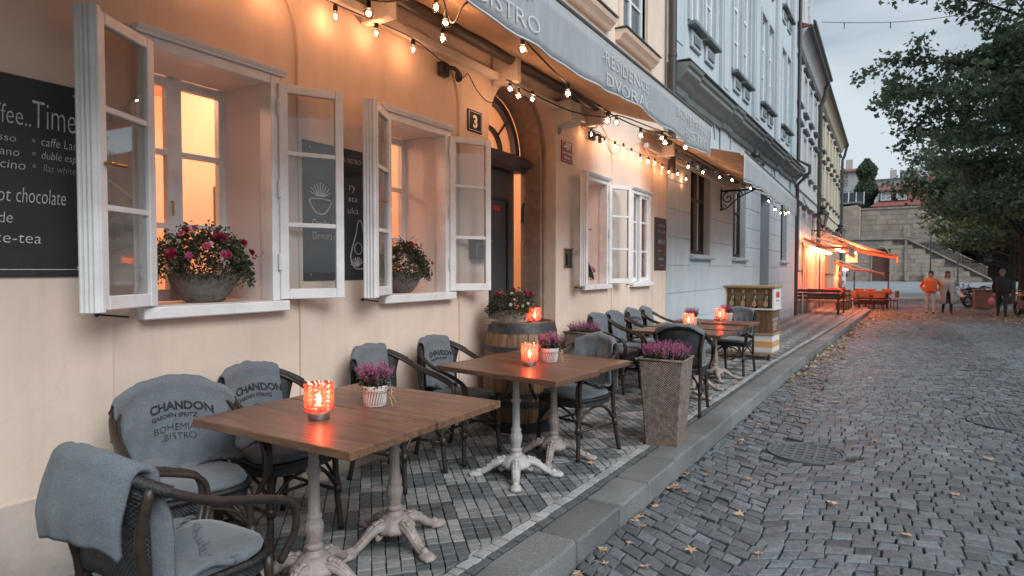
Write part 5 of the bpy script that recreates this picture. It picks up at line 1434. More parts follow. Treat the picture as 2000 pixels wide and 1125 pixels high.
# pilaster pads, blind arches and the long cornice
for c in (0.35, 3.55, 6.7, 9.75, 12.6):
    MB().box(.0145, .05, c-.28, c+.28, 3.95, 4.42, .006).build('pilaster_pad', m_blued, blue)
    MB().box(.0, .07, c-.34, c+.34, 4.95, BT, .006).build('pilaster', m_blued, blue)
    MB().box(.0705, .085, c-.20, c+.20, 5.3, BT, .004).build('pilaster_strip', m_blue, blue)
for c in bays:
    g = MB(); arch_bar(g, c, 3.95, .95, 1.0, .014, .03, R(10), R(170), 18); g.build('blind_arch', m_blued, blue)
cprof = [(0, 4.40), (.06, 4.40), (.08, 4.46), (.08, 4.50), (.14, 4.54), (.20, 4.60), (.28, 4.65), (.30, 4.67), (.30, 4.74), (.34, 4.76), (.36, 4.81), (0, 4.87)]
MB().prism(cprof, 'Y', 0, BL).build('cornice', m_corn, blue)
for c in (0.35, 3.55, 6.7, 9.75, 12.6):
    MB().prism([(p[0]+(.05 if p[0] > .05 else 0), p[1]+.001) for p in cprof], 'Y', c-.38, c+.38).build('cornice_break', m_corn, blue)
MB().box(-.02, .375, 0, BL, 4.875, 4.885).build('cornice_sheet', m_zinc, blue)
for c in bays:
    for s in (-1, 1):
        y = c+s*.47
        for (z0, z1) in ((5.95, 8.3), (9.6, 11.6)):
            f = MB()
            for (y0, y1) in ((y-.36, y-.30), (y+.30, y+.36), (y-.025, y+.025)): f.box(-.10, -.04, y0, y1, z0, z1)
            for (u, v) in ((z0, z0+.07), (z1-.07, z1), (z0+1.5, z0+1.56), (z0+.75, z0+.78)): f.box(-.095, -.045, y-.30, y+.30, u, v)
            w_ = f.build('window', m_white, blue)
            MB().box(-.075, -.07, y-.31, y+.31, z0+.02, z1-.02).build('pane', m_ppane, w_)
            MB().box(0, .16, y-.43, y+.43, z0-.10, z0-.03, .006).build('sill', m_corn, w_)
            MB().box(.0, .05, y-.30, y+.30, z0-.45, z0-.14, .01).build('apron', m_blued, w_)
            MB().box(.0505, .075, y-.2, y+.2, z0-.38, z0-.22, .01).build('apron_panel', m_corn, w_)
            fr = MB()
            for (y0, y1, a, b) in ((y-.45, y-.36, z0, z1+.1), (y+.36, y+.45, z0, z1+.1), (y-.36, y+.36, z1, z1+.1)): fr.box(0, .045, y0, y1, a, b)
            fr.build('surround', m_blued, w_)
g = MB(); g.tube([(.12, BL-.05, -.4), (.12, BL-.05, 4.35), (.5, BL-.05, 4.75), (.5, BL-.05, 4.98), (.14, BL-.05, 5.2), (.14, BL-.05, BT)], .06, 12)
g.build('downpipe', M('brown_pipe', (.05, .045, .042)), blue, smooth=40)

# ================================================================== LANTERNS
m_lamp = M('lamp_black', (.016, .018, .019), .4, .2, 20, metal=.3)
m_lglass = Glass('lantern_glass', (.80, .84, .84), .12, .1)
def lantern_body(t, x, y, z, s=1.0, glass=m_lglass):
    o = Vector((x, y, z)); n = 6
    def ring(r, h): return [(x+r*s*math.cos(2*PI*i/n), y+r*s*math.sin(2*PI*i/n), z+h*s) for i in range(n)]
    a, b = ring(.09, .06), ring(.175, .42)
    g = MB()
    for i in range(n):
        g.tube([a[i], b[i]], .010*s, 6); g.tube([a[i], a[(i+1) % n]], .010*s, 6); g.tube([b[i], b[(i+1) % n]], .014*s, 6)
    g.lathe([(.02*s, -.04*s), (.03*s, 0), (.07*s, .04*s), (.09*s, .06*s), (.001, .061*s)], 12, (x, y, z)); g.build('frame', m_lamp, t, smooth=40)
    for i in range(n): MB().add([a[i], a[(i+1) % n], b[(i+1) % n], b[i]], [(0, 1, 2, 3)]).build('pane', glass, t)
    r = MB(); r.lathe([(.20*s, .42*s), (.20*s, .435*s), (.15*s, .50*s), (.10*s, .53*s), (.085*s, .56*s), (.09*s, .60*s), (.11*s, .62*s), (.10*s, .66*s), (.04*s, .69*s), (.015*s, .72*s), (.02*s, .75*s), (.001, .78*s)], 18, (x, y, z))
    r.build('roof', m_lamp, t, smooth=40)
    MB().sphere((x, y, z+.22*s), .045*s, 10, 8, sz=1.6).build('mantle', m_wax, t, smooth=True)
def scroll_bracket(t, y, z, L, x0=.0, s=1.0):
    g = MB()
    g.box(x0, x0+.03, y-.03, y+.03, z-.42*s, z+.06*s, .004); g.tube([(x0+.02, y, z), (x0+L+.03, y, z)], .022*s, 8)
    def spiral(cx, cz, r, turns, sgn, ph):
        return [(x0+cx+r*(1-k/26)*math.cos(ph+sgn*turns*2*PI*k/26), y, cz+r*(1-k/26)*math.sin(ph+sgn*turns*2*PI*k/26)) for k in range(26)]
    g.tube(spiral(.16*s, z-.15*s, .13*s, 1.4, 1, PI/2), .013*s, 6); g.tube(spiral(.38*s, z-.10*s, .085*s, 1.3, -1, PI/2), .012*s, 6)
    g.tube(catmull([(x0+.02, y, z-.40*s), (x0+.14, y, z-.36*s), (x0+.30, y, z-.22*s), (x0+.45*s, y, z-.12*s), (x0+L, y, z-.01)], 6), .015*s, 6)
    g.tube(spiral(.06*s, z-.34*s, .06*s, 1.2, 1, 0), .011*s, 6); g.tube(spiral(.54*s, z-.05*s, .05*s, 1.2, 1, PI/2), .01*s, 6)
    g.build('bracket', m_lamp, t, smooth=True)
ln = thing('wall_lantern', 'black wrought iron wall lantern on the blue house', 'lantern', (0.10, 13.5, 0), BR)
scroll_bracket(ln, 0, 3.09, .70, .0, 1.0); lantern_body(ln, .70, 0, 3.17, .98)
ln = thing('wall_lantern', 'black wall lantern above the red lit terrace', 'lantern', (.0, 29.2, 0), 0)
scroll_bracket(ln, 0, 3.10, .42, .37, 1.2); lantern_body(ln, .79, 0, 3.22, 1.35)
ln = thing('wall_lantern', 'smallest farthest lantern behind the red terrace', 'lantern', (0, 42, 0), 0)
scroll_bracket(ln, 0, 3.05, .40, .34, 1.2); lantern_body(ln, .72, 0, 3.15, 1.5)

# ================================================================== THE ROW OF HOUSES BEYOND
m_wh = M('white_plaster', (.56, .57, .59), .85, .06, 2, .2, 40, world=True, stain=(.44, .45, .47), sscale=.7, samt=.4)
m_cream = M('cream_plaster', (.56, .50, .39), .85, .06, 2, .2, 40, world=True, stain=(.44, .38, .29), sscale=.7, samt=.4)
grime(m_wh, col=(.3, .3, .31), cracks=False, streak=.35); grime(m_cream, col=(.3, .26, .2), cracks=False, streak=.3)
m_gut = M('dark_gutter', (.055, .065, .07), .5, .2, 6)
m_rtile = M('red_tile', (.30, .06, .05), .8, .3, 3, .6, 14, world=True, stain=(.16, .05, .045), sscale=1.5, samt=.5, bdist=.05)
def row_house(name, label, y0, y1, x0, eave, mat, nwin, floors, roofh=2.2, over=.40, roofmat=None, depth=8):
    t = thing(name, label, 'building', (x0, y0, 0), 0); L = (y1-y0)
    holes = []; ws = []
    for (z0, z1) in floors:
        for k in range(nwin):
            c = L*(k+.5)/nwin; holes.append(rect(c-.45, c+.45, z0, z1)); ws.append((c, z0, z1))
    plate('wall', rect(0, L, -.6, eave), holes, -.3, 0, mat, t)
    MB().box(-depth, -.31, .02, L-.02, -.6, eave-.05).build('core', m_dpane, t)
    MB().box(-depth, 0, L-.02, L, -.6, eave).build('side_wall', mat, t)
    w0 = None
    for (c, z0, z1) in ws:
        f = MB()
        for (a, b) in ((-.45, -.39), (.39, .45), (-.03, .03)): f.box(-.12, -.06, a, b, 0, z1-z0)
        for (a, b) in ((0, .06), (z1-z0-.06, z1-z0), ((z1-z0)*.65, (z1-z0)*.65+.05)): f.box(-.115, -.065, -.39, .39, a, b)
        w_ = f.build('window', m_white, t, loc=(0, c, z0))
        MB().box(-.095, -.09, -.40, .40, .03, z1-z0-.03).build('pane', m_ppane, w_)
        MB().box(0, .14, -.52, .52, -.09, -.01).build('sill', m_gut, w_)
        s = MB()
        for (a, b, u, v) in ((-.55, -.45, 0, z1-z0+.1), (.45, .55, 0, z1-z0+.1), (-.45, .45, z1-z0, z1-z0+.1)): s.box(0, .04, a, b, u, v)
        s.build('surround', mat, w_)
        MB().box(0, .15, -.60, .60, z1-z0+.16, z1-z0+.26).build('hood', m_gut, w_)
    MB().prism([(0, eave-.5), (.12, eave-.42), (.2, eave-.25), (over-.1, eave-.1), (over, eave), (0, eave)], 'Y', 0, L).build('cornice', mat, t)
    MB().tube([(over+.05, 0, eave+.02), (over+.05, L, eave+.02)], .075, 10).build('gutter', m_gut, t, smooth=40)
    MB().prism([(over, eave+.03), (over, eave+.10), (-depth/2, eave+roofh), (-depth, eave+.03)], 'Y', 0, L).build('roof', roofmat or m_rtile, t)
    MB().box(0, .06, 0, L, 4.35, 4.55).build('string_course', mat, t)
    g = MB(); g.tube([(over, L-.05, eave-.02), (.25, L-.05, eave-.7), (.14, L-.05, eave-.95), (.14, L-.05, -.4)], .09, 10); g.build('downpipe', m_gut, t, smooth=40)
    return t
row_house('white_house', 'white house with dark eaves behind the red terrace', 23.25, 30.9, .37, 9.75, m_wh, 4, [(1.4, 3.6), (5.1, 6.5), (7.4, 8.8)])
row_house('cream_house', 'cream house with dark gutter farther along the row', 30.95, 47.3, .34, 9.85, m_cream, 7, [(1.2, 3.4), (5.0, 6.6), (7.4, 8.8)])
# taller parts above the eaves
t = thing('tall_white_house', 'upper storeys of a tall white house rising behind the blue one', 'building', (.30, 24.2, 9.9), BR)
plate('wall', rect(0, 4.0, 0, 5.2), [rect(.8, 1.6, 1.0, 2.8), rect(2.4, 3.2, 1.0, 2.8)], -.3, 0, m_wh, t)
MB().box(-6, -.31, .02, 4, 0, 5.2).build('core', m_dpane, t)
MB().box(-6, 0, 4.001, 4.02, 0, 5.2).build('gable_wall', m_wh, t)
for c in (1.2, 2.8):
    f = MB(); f.box(-.1, -.05, c-.4, c-.34, 1, 2.8); f.box(-.1, -.05, c+.34, c+.4, 1, 2.8); f.box(-.1, -.05, c-.03, c+.03, 1, 2.8); f.box(-.1, -.05, c-.4, c+.4, 2.1, 2.16); f.build('window', m_white, t)
MB().prism([(-.2, 3.2), (.5, 3.3), (.62, 3.4), (-.2, 3.5)], 'Y', -.2, 4.1).build('eaves', m_gut, t)
t = thing('attic_gable', 'cream attic storey with red tiles above the row of eaves', 'building', (-.6, 33.2, 10.2), 0)
MB().box(-5, 0, 0, 10, 0, 3.2).build('wall', m_cream, t)
MB().prism([(.55, 3.15), (.6, 3.3), (-2.5, 5.6), (-5.4, 3.3), (-5, 3.15)], 'Y', -.3, 10.4).build('roof', m_rtile, t)
MB().tube([(.6, -.3, 3.2), (.6, 10.4, 3.2)], .10, 8).build('gutter', m_gut, t)
# bunting on the white house
t = thing('bunting', 'dark bunting hung across the white house front', 'bunting', (.62, 23.6, 0))
pts = [(0, 7.2*k/40, 3.95-.32*math.sin(PI*k/40)-.02*k/40*3) for k in range(41)]
MB().tube(pts, .012, 5).build('line', m_cable, t)
for k in range(2, 40, 3):
    p = pts[k]; MB().add([(p[0], p[1]-.10, p[2]), (p[0], p[1]+.10, p[2]), (p[0]+.02, p[1], p[2]-.26)], [(0, 1, 2)]).build('pennant', m_black, t)

# ================================================================== RED LIT TERRACE
m_redfab = M('orange_awning', (.78, .38, .28), .85, .1, 3, world=True)
m_strip = M('pale_curtain', (.80, .62, .50), .85, .1, 6, world=True)
m_drk = M('dark_wood', (.045, .028, .02), .55, .3, 12)
def hot_awning(label, y0, y1, x0, z0, x1, z1):
    t = thing('terrace_awning', label, 'awning', (0, y0, 0))
    P = []
    for i in range(13):
        y = (y1-y0)*i/12
        P.append([(x0+(x1-x0)*s, y, z0+(z1-z0)*s-.10*math.sin(PI*s)*(.6+.4*math.cos(i*1.3))) for s in [k/10 for k in range(11)]])
    g = MB(); g.grid(P, 13, 11); o = g.build('canopy', m_redfab, t, smooth=True); o.modifiers.new('thick', 'SOLIDIFY').thickness = .01
    V = [[(x1+.02, (y1-y0)*i/12, z1), (x1+.03, (y1-y0)*i/12, z1-.28-.04*(i % 2))] for i in range(13)]
    g = MB(); g.grid(V, 13, 2); o = g.build('valance', m_redfab, t); o.modifiers.new('thick', 'SOLIDIFY').thickness = .008
    MB().tube([(x1, 0, z1+.03), (x1, y1-y0, z1+.03)], .05, 8).build('front_bar', m_redfab, t)
    for q in (.05, .5, .95):
        y = (y1-y0)*q; MB().tube([(x0, y, z0-.25), ((x0+x1)/2, y, (z0+z1)/2-.30), (x1, y, z1-.02)], .045, 8).build('arm', m_redfab, t)
    for k, y in enumerate((.25, .75)):
        h = MB(); yy = (y1-y0)*y; h.box(x0+1.0, x0+1.12, yy-.5, yy+.5, (z0+z1)/2-.36, (z0+z1)/2-.28, .01)
        hh = h.build('heater', Emit('red_heater', (1.0, .26, .10), 40), t)
        lamp('heater_light', t, (x0+1.06, yy, (z0+z1)/2-.48), 62, (1.0, .22, .09), .25)
    return t
hot_awning('glowing orange terrace awning nearer the blue house', 24.3, 29.5, .55, 2.80, 2.0, 2.20)
hot_awning('long glowing orange awning reaching out over the street terrace', 30.6, 37.5, .70, 3.15, 3.55, 2.02)
hot_awning('low glowing awning at the far end of the terrace', 44, 47, -.2, 2.3, 3.0, 1.15)
t = thing('curtain_front', 'row of pale hanging curtains lit orange along the terrace wall', 'curtains', (.52, 24.6, 0))
for k in range(15):
    y = k*.62; g = MB(); w = .16+.06*(k % 3)
    P = [[(.02+.035*math.sin(j*1.7+k), y+w*j/6, z) for z in (float(gz(24.6+y)), .6, 1.2, 1.8, 2.35)] for j in range(7)]
    g.grid(P, 7, 5); o = g.build('curtain', m_strip, t, smooth=True); o.modifiers.new('thick', 'SOLIDIFY').thickness = .01
MB().tube([(.02, -.1, 2.37), (.02, 9.3, 2.37)], .03, 8).build('rail', m_drk, t)
t2 = thing('terrace_bulbs', 'row of bright bulbs above the terrace curtains', 'string lights', (.8, 24.8, 2.28))
MB().tube([(0, 9*k/20, -.03*math.sin(k*PI/5)**2) for k in range(21)], .01, 5).build('cable', m_cable, t2)
for k in range(14): MB().sphere((0, .3+.63*k, -.08), .055, 10, 8).build('bulb', Emit('terrace_bulb', (1.0, .62, .36), 60), t2, smooth=True)
def bench(loc, rz, label):
    t = thing('slatted_bench', label, 'bench', loc, rz, 'terrace benches')
    for k in range(3): MB().box(-.75, .75, -.20+.15*k, -.08+.15*k, .43, .46, .005).build('seat_slat', m_drk, t)
    for k in range(3): MB().box(-.75, .75, -.26-.02*k, -.235-.02*k, .55+.13*k, .65+.13*k, .005).build('back_slat', m_drk, t)
    for x in (-.68, .68):
        g = MB(); g.tube([(x, .2, 0), (x, .2, .43)], .025, 6); g.build('leg', m_black, t)
        g = MB(); g.tube([(x, -.2, 0), (x, -.22, .45), (x, -.28, .92)], .025, 6); g.build('leg', m_black, t)
bench((1.02, 24.9, float(gz(24.9))), R(1), 'nearest dark slatted bench in front of the orange curtains')
bench((1.10, 26.6, float(gz(26.6))), R(1), 'second dark slatted bench behind the nearest one')
t = thing('terrace_table', 'dark terrace table between the slatted benches', 'table', (1.05, 25.75, float(gz(25.75))))
MB().box(-.7, .7, -.35, .35, .72, .76, .005).build('top', m_drk, t)
for x in (-.6, .6):
    for y in (-.28, .28): MB().tube([(x, y, 0), (x, y, .72)], .03, 6).build('leg', m_drk, t)
t = thing('red_cushion', 'red cushion lying over the back of the second bench', 'cushion', (1.40, 26.25, float(gz(26.2))+.80))
MB().sphere((0, 0, 0), .30, 14, 8, sx=1.3, sy=.5, sz=.5).build('pad', M('red_cloth', (.45, .03, .05), .9, .15, 20), t, smooth=True)
t = thing('terrace_barrel', 'orange lit wooden barrel at the end of the terrace', 'barrel', (1.62, 29.0, float(gz(29))))
MB().lathe([(.24, 0), (.30, .25), (.31, .45), (.29, .7), (.25, .88), (.001, .88)], 20).build('body', m_stave, t, smooth=40)
for z, r in ((.12, .275), (.32, .315), (.6, .312), (.78, .28)): MB().lathe([(r, z), (r+.004, z), (r+.004, z+.05), (r, z+.05)], 20).build('hoop', m_hoop, t)
def tchair(loc, rz, label):
    t = thing('terrace_chair', label, 'chair', loc, rz, 'chairs of the far terrace')
    m = M('orange_blanket_cloth', (.34, .13, .07), .9, .15, 12)
    MB().box(-.23, .23, -.22, .22, .42, .47, .015).build('seat', m_drk, t)
    MB().box(-.22, .22, -.27, -.23, .56, .88, .02).build('backrest', m, t)
    for x in (-.2, .2):
        for y in (-.2, .2): MB().tube([(x, y, 0), (x, y, .42)], .02, 6).build('leg', m_drk, t)
tz = float(gz(33))
for i, (x, y, a, lab) in enumerate(((2.30, 32.2, 0, 'leftmost orange blanketed chair on the far terrace'), (2.85, 32.1, 8, 'second orange blanketed chair on the far terrace'), (3.35, 32.6, 70, 'rightmost orange blanketed chair turned sideways'), (2.5, 34.6, 180, 'far chair behind the terrace table'))):
    tchair((x, y, tz-.13), R(a), lab)
t = thing('terrace_table', 'round table among the orange blanketed chairs', 'table', (2.7, 33.3, tz-.13))
MB().lathe([(.001, .72), (.42, .72), (.42, .75), (.001, .75)], 20).build('top', m_drk, t); MB().tube([(0, 0, 0), (0, 0, .72)], .04, 8).build('post', m_black, t); MB().lathe([(.25, 0), (.25, .03), (.001, .04)], 16).build('foot', m_black, t)
t = thing('terrace_fence', 'thin dark metal frame fence at the edge of the far terrace', 'fence', (0, 36, tz-.13))
for x in (1.75, 3.25): MB().box(x-.03, x+.03, -.03, .03, 0, 1.75).build('post', m_black, t)
MB().box(1.78, 3.22, -.02, .02, .62, .68).build('rail', m_black, t)
MB().box(1.78, 3.22, -.02, .02, .05, .60).build('fence_panel', m_drk, t)
for i, (x, y, a, lab) in enumerate(((1.9, 31.6, -20, 'chair at the near left corner of the far terrace'), (2.1, 34.9, 200, 'back left chair of the far terrace'), (3.1, 35.1, 160, 'back right chair of the far terrace'), (1.55, 33.2, -90, 'chair against the wall side of the far terrace'))):
    tchair((x, y, tz-.13), R(a), lab)
for i, (x, y, lab) in enumerate(((1.7, 32.6, 'left round table of the far terrace'), (3.2, 34.0, 'right round table of the far terrace'))):
    t = thing('terrace_table', lab, 'table', (x, y, tz-.13)); MB().lathe([(.001, .72), (.36, .72), (.36, .75), (.001, .75)], 20).build('top', m_drk, t); MB().tube([(0, 0, 0), (0, 0, .72)], .04, 8).build('post', m_black, t)
t = thing('hanging_sign', 'small pale rectangular sign hanging from the terrace awning', 'sign', (1.72, 33.5, 1.75))
MB().box(-.25, .25, -.015, .015, 0, .42, .01).build('panel', M('paper', (.7, .7, .7)), t); MB().tube([(-.25, 0, .4), (-.25, 0, .65)], .01, 5).build('hook', m_black, t)

# ================================================================== STAIR WALL, FAR HOUSES
m_sand = M('sandstone_blocks', (.39, .32, .255), .9, .28, 1.3, .5, 6, world=True, stain=(.20, .165, .135), sscale=.5, samt=.75, bdist=.05)
m_sand2 = M('dark_sandstone', (.33, .28, .24), .9, .25, 1.5, .5, 6, world=True, stain=(.19, .165, .145), sscale=.6, samt=.6)
m_jnt = M('wall_joint', (.15, .13, .11), .95, .2, 3, world=True)
Y0 = 76.0
sw = thing('stair_wall', 'sandstone terrace wall with pointed arch door and stairs', 'wall', (0, Y0, 0))
# stone courses as separate blocks on a recessed core
def pointed(c, z0, w, zs, top, n=8):
    p = [(c-w, z0), (c+w, z0), (c+w, zs)]
    for k in range(1, n+1):
        t_ = k/n; p.append((c+w-(w)*t_**1.6, zs+(top-zs)*math.sin(t_*PI/2)))
    for k in range(n-1, -1, -1):
        t_ = k/n; p.append((c-w+(w)*t_**1.6, zs+(top-zs)*math.sin(t_*PI/2)))
    return p
def to_y(x, y, z): return (y, -x, z)        # plate made in YZ turned to face the camera (-Y)
body = [(-14, -.5), (14, -.5), (14, -.4), (12.0, .37), (4.85, 4.62), (-14, 4.62)]
plate('core', body, [pointed(2.58, -.4, .80, 2.7, 3.72)], -1.2, -.04, m_jnt, sw, mapf=to_y)
rb = random.Random(5)
z = -.3
while z < 4.5:
    h = rb.choice((.42, .5, .58)); x = -3.0+rb.uniform(0, .6)
    while x < 12:
        L = rb.uniform(.8, 1.9)
        top = 4.62 if x+L < 4.85 else 4.62-(x+L-4.85)*.595
        if min(z+h, 4.6) <= top+.02 and z < top-.1:
            if not (x+L > 1.7 and x < 3.45 and z < 3.6):
                MB().box(x+.015, x+L-.015, -.03, .05+rb.uniform(0, .03), z+.012, min(z+h, 4.6)-.012).build('stone_block', m_sand if rb.random() < .75 else m_sand2, sw)
            elif z < 3.6:
                for (p, q) in ((x, min(x+L, 1.68)), (max(x, 3.48), x+L)):
                    if q-p > .15: MB().box(p+.015, q-.015, -.03, .05, z+.012, min(z+h, 4.6)-.012).build('stone_block', m_sand, sw)
        x += L
    z += h
for o in list(sw.children):
    if o.name.startswith('stone_block'):
        for v in o.data.vertices: v.co.y = -v.co.y
MB().box(1.7, 3.5, .25, .4, -.4, 3.7).build('door', M('far_door', (.16, .07, .05), .7, .2, 3), sw)
g = MB(); pp = pointed(2.58, -.3, .86, 2.7, 3.82)
g.tube([(p[0], -.07, p[1]) for p in pp[1:]]+[(pp[0][0], -.07, pp[0][1])], .10, 6); g.build('arch_moulding', m_sand2, sw)
MB().box(-14, 4.85, -.22, .25, 4.621, 4.78).build('coping', m_sand2, sw)
g = MB(); g.prism([(4.851, 4.62), (12.0, .37), (12.0, .54), (4.851, 4.79)], 'Y', -.22, .25); g.build('sloping_coping', m_sand2, sw)
for k in range(44):
    x = .55+k*.095
    MB().box(x-.022, x+.022, -.02, .02, 4.78, 5.62).build('baluster', m_sand2, sw)
for k in range(52):
    x = 5.1+k*.128; zz = 4.75-(x-4.85)*.595
    MB().box(x-.022, x+.022, -.02, .02, zz, zz+.95).build('baluster', m_sand2, sw)
MB().box(.55, 4.55, -.07, .07, 5.621, 5.70).build('handrail', m_sand2, sw)
MB().prism([(5.1, 5.52), (11.7, 1.60), (11.7, 1.70), (5.1, 5.63)], 'Y', -.06, .06).build('handrail', m_sand2, sw)
for x in (.3, 4.83): MB().box(x-.28, x+.28, -.2, .2, 4.78, 5.95, .05).build('pier', m_sand, sw)
for x, hh in ((4.85, 4.6),): MB().box(x-.12, x+.12, -.16, -.06, -.3, hh).build('buttress', m_sand2, sw)
for x in (4.9, 6.6): MB().box(x-.18, x+.18, -.55, -.2, .2, 1.1, .06).build('stone_bollard', m_sand, sw)
uw = thing('upper_terrace_wall', 'high sandstone retaining wall above the stair terrace', 'wall', (0, Y0+5, 4.3))
MB().box(.5, 8, 0, 1, 0, 4.0, .03).build('wall', m_sand, uw)
MB().box(.52, 8.1, -.12, 1.1, 4.001, 4.2).build('coping', m_sand2, uw)
MB().box(-7, .49, -1.6, 1.5, -2, 4.3, .04).build('bastion', m_sand, uw)
MB().prism([(-7, 4.3), (.52, 4.75), (.52, 4.9), (-7, 4.45)], 'Y', -1.7, 1.5).build('bastion_coping', m_sand2, uw)
rb = random.Random(9)
for zz in [0.05+.55*i for i in range(7)]:
    x = .6
    while x < 7.5:
        L = rb.uniform(.9, 1.8); MB().box(x+.02, min(x+L, 7.9)-.02, -.035, -.002, zz, zz+.51).build('stone_block', m_sand if rb.random() < .6 else m_sand2, uw); x += L
for k in range(4):
    t = thing('solar_panel', ('leftmost', 'second', 'third', 'rightmost')[k]+' of the four dark roof panels above the bastion', 'roof panel', (-2.0+k*.80, Y0+5.5, 9.05), 0, 'roof panels')
    MB().prism([(-.2, 0), (1.0, 1.5), (1.05, 1.45), (-.15, -.05)], 'X', -.34, .34).build('panel', M('panel_black', (.02, .026, .035), .2, .2, 3), t)
    MB().prism([(-.22, 0), (1.02, 1.53), (1.06, 1.49), (-.16, -.06)], 'X', .345, .39).build('frame', m_white, t)
rh = thing('red_roof_house', 'house with steep red tiled roof and two dormers on the hill', 'building', (5.2, Y0+14, 8.4))
MB().box(-3.6, 4, 0, 8, -3, 1.1).build('wall', m_wh, rh)
m_rrt = M('bright_red_tile', (.27, .085, .075), .8, .25, 2.5, .7, 9, world=True, stain=(.18, .07, .065), sscale=.9, samt=.5, bdist=.05)
MB().add([(-4.0, -.6, 1.0), (4.4, -.6, 1.0), (3.4, 4, 5.3), (1.0, 4, 5.3), (-4, 8.6, 1.0), (4.4, 8.6, 1.0)], [(0, 1, 2, 3), (0, 3, 4), (3, 2, 5, 4), (1, 5, 2), (0, 4, 5, 1)]).build('roof', m_rrt, rh)
for x in (-2.3, -.6):
    d = MB(); d.box(x-.7, x+.7, .0, 3, 1.6, 2.95); dd = d.build('dormer', m_drk, rh)
    g = MB()
    for (a, b) in ((-.55, -.47), (.47, .55), (-.04, .04)): g.box(x+a, x+b, -.06, -.002, 1.75, 2.75)
    for (a, b) in ((1.75, 1.83), (2.67, 2.75), (2.25, 2.31)): g.box(x-.47, x+.47, -.055, -.003, a, b)
    g.build('frame', m_white, dd); MB().box(x-.47, x+.47, -.02, -.001, 1.8, 2.7).build('pane', m_ppane, dd)
MB().prism([(-.35, 2.951), (2.6, 3.9), (2.6, 4.0), (-.35, 3.08)], 'X', -3.1, .25).build('dormer_roof', m_rrt, rh)
g = MB(); g.box(1.3, 2.3, 3.6, 4.6, 4.6, 6.2); g.build('chimney', m_wh, rh)
def far_house(label, x0, x1, y, z0, z1, mat, roof, rz=3.0, nw=4, name='hill_house'):
    t = thing(name, label, 'building', (x0, y, z0)); L = x1-x0; H = z1-z0
    MB().box(0, L, 0, 10, -4, H).build('wall', mat, t)
    MB().prism([(-.5, H), (5, H+rz), (10.5, H)], 'X', -.3, L+.3).build('roof', roof, t)
    for k in range(nw):
        for r in range(2):
            c = L*(k+.5)/nw; zz = H*.22+r*H*.42; MB().box(c-.5, c+.5, -.05, .03, zz, zz+1.5).build('window', m_ppane, t)
    MB().box(L*.7, L*.7+1.0, 4, 5, H+rz*.5, H+rz+1.4).build('chimney', mat, t)
    return t
m_hgrey = M('hill_plaster', (.50, .49, .48), .9, .1, .6, world=True, stain=(.35, .33, .32), sscale=.2, samt=.5)
m_groof = M('grey_roof', (.30, .29, .29), .85, .15, 1, world=True)
far_house('tall grey house on the hill left of the narrow tree', -8, -.8, 112, 5, 17.2, m_hgrey, m_rtile, 1.2, 5)
far_house('pale flat fronted house behind the narrow tree', -.5, 5.0, 118, 5, 16.4, m_hgrey, m_groof, .6, 3)
far_house('pale house with chimneys behind the red roof', 5.2, 13.5, 124, 5, 18.2, m_wh, m_groof, 1.0, 4)
far_house('wide grey house behind the trees on the right', 15, 40, 118, 0, 12, m_hgrey, m_rtile, 3.5, 9)
far_house('ochre house far behind the tree trunks', 22, 48, 80, 0, 9.5, m_cream, m_rtile, 3.5, 9)
m_hill = M('wooded_hill', (.035, .05, .03), .95, .4, .2, .6, .4, world=True)
P = [[(-140+280*i/28, 150+18*j, 2+(6+22*math.exp(-((i-9)/9)**2))*min(1, j/3)*(.8+.2*math.sin(i*1.1+j))) for j in range(8)] for i in range(29)]
g = MB(); g.grid(P, 29, 8); g.build('hill', m_hill, smooth=True, kind='structure')
MB().add([(-60, Y0+1, 4.3), (40, Y0+1, 4.3), (40, Y0+120, 5), (-60, Y0+120, 5)], [(0, 1, 2, 3)]).build('terrain', m_earth, kind='structure')
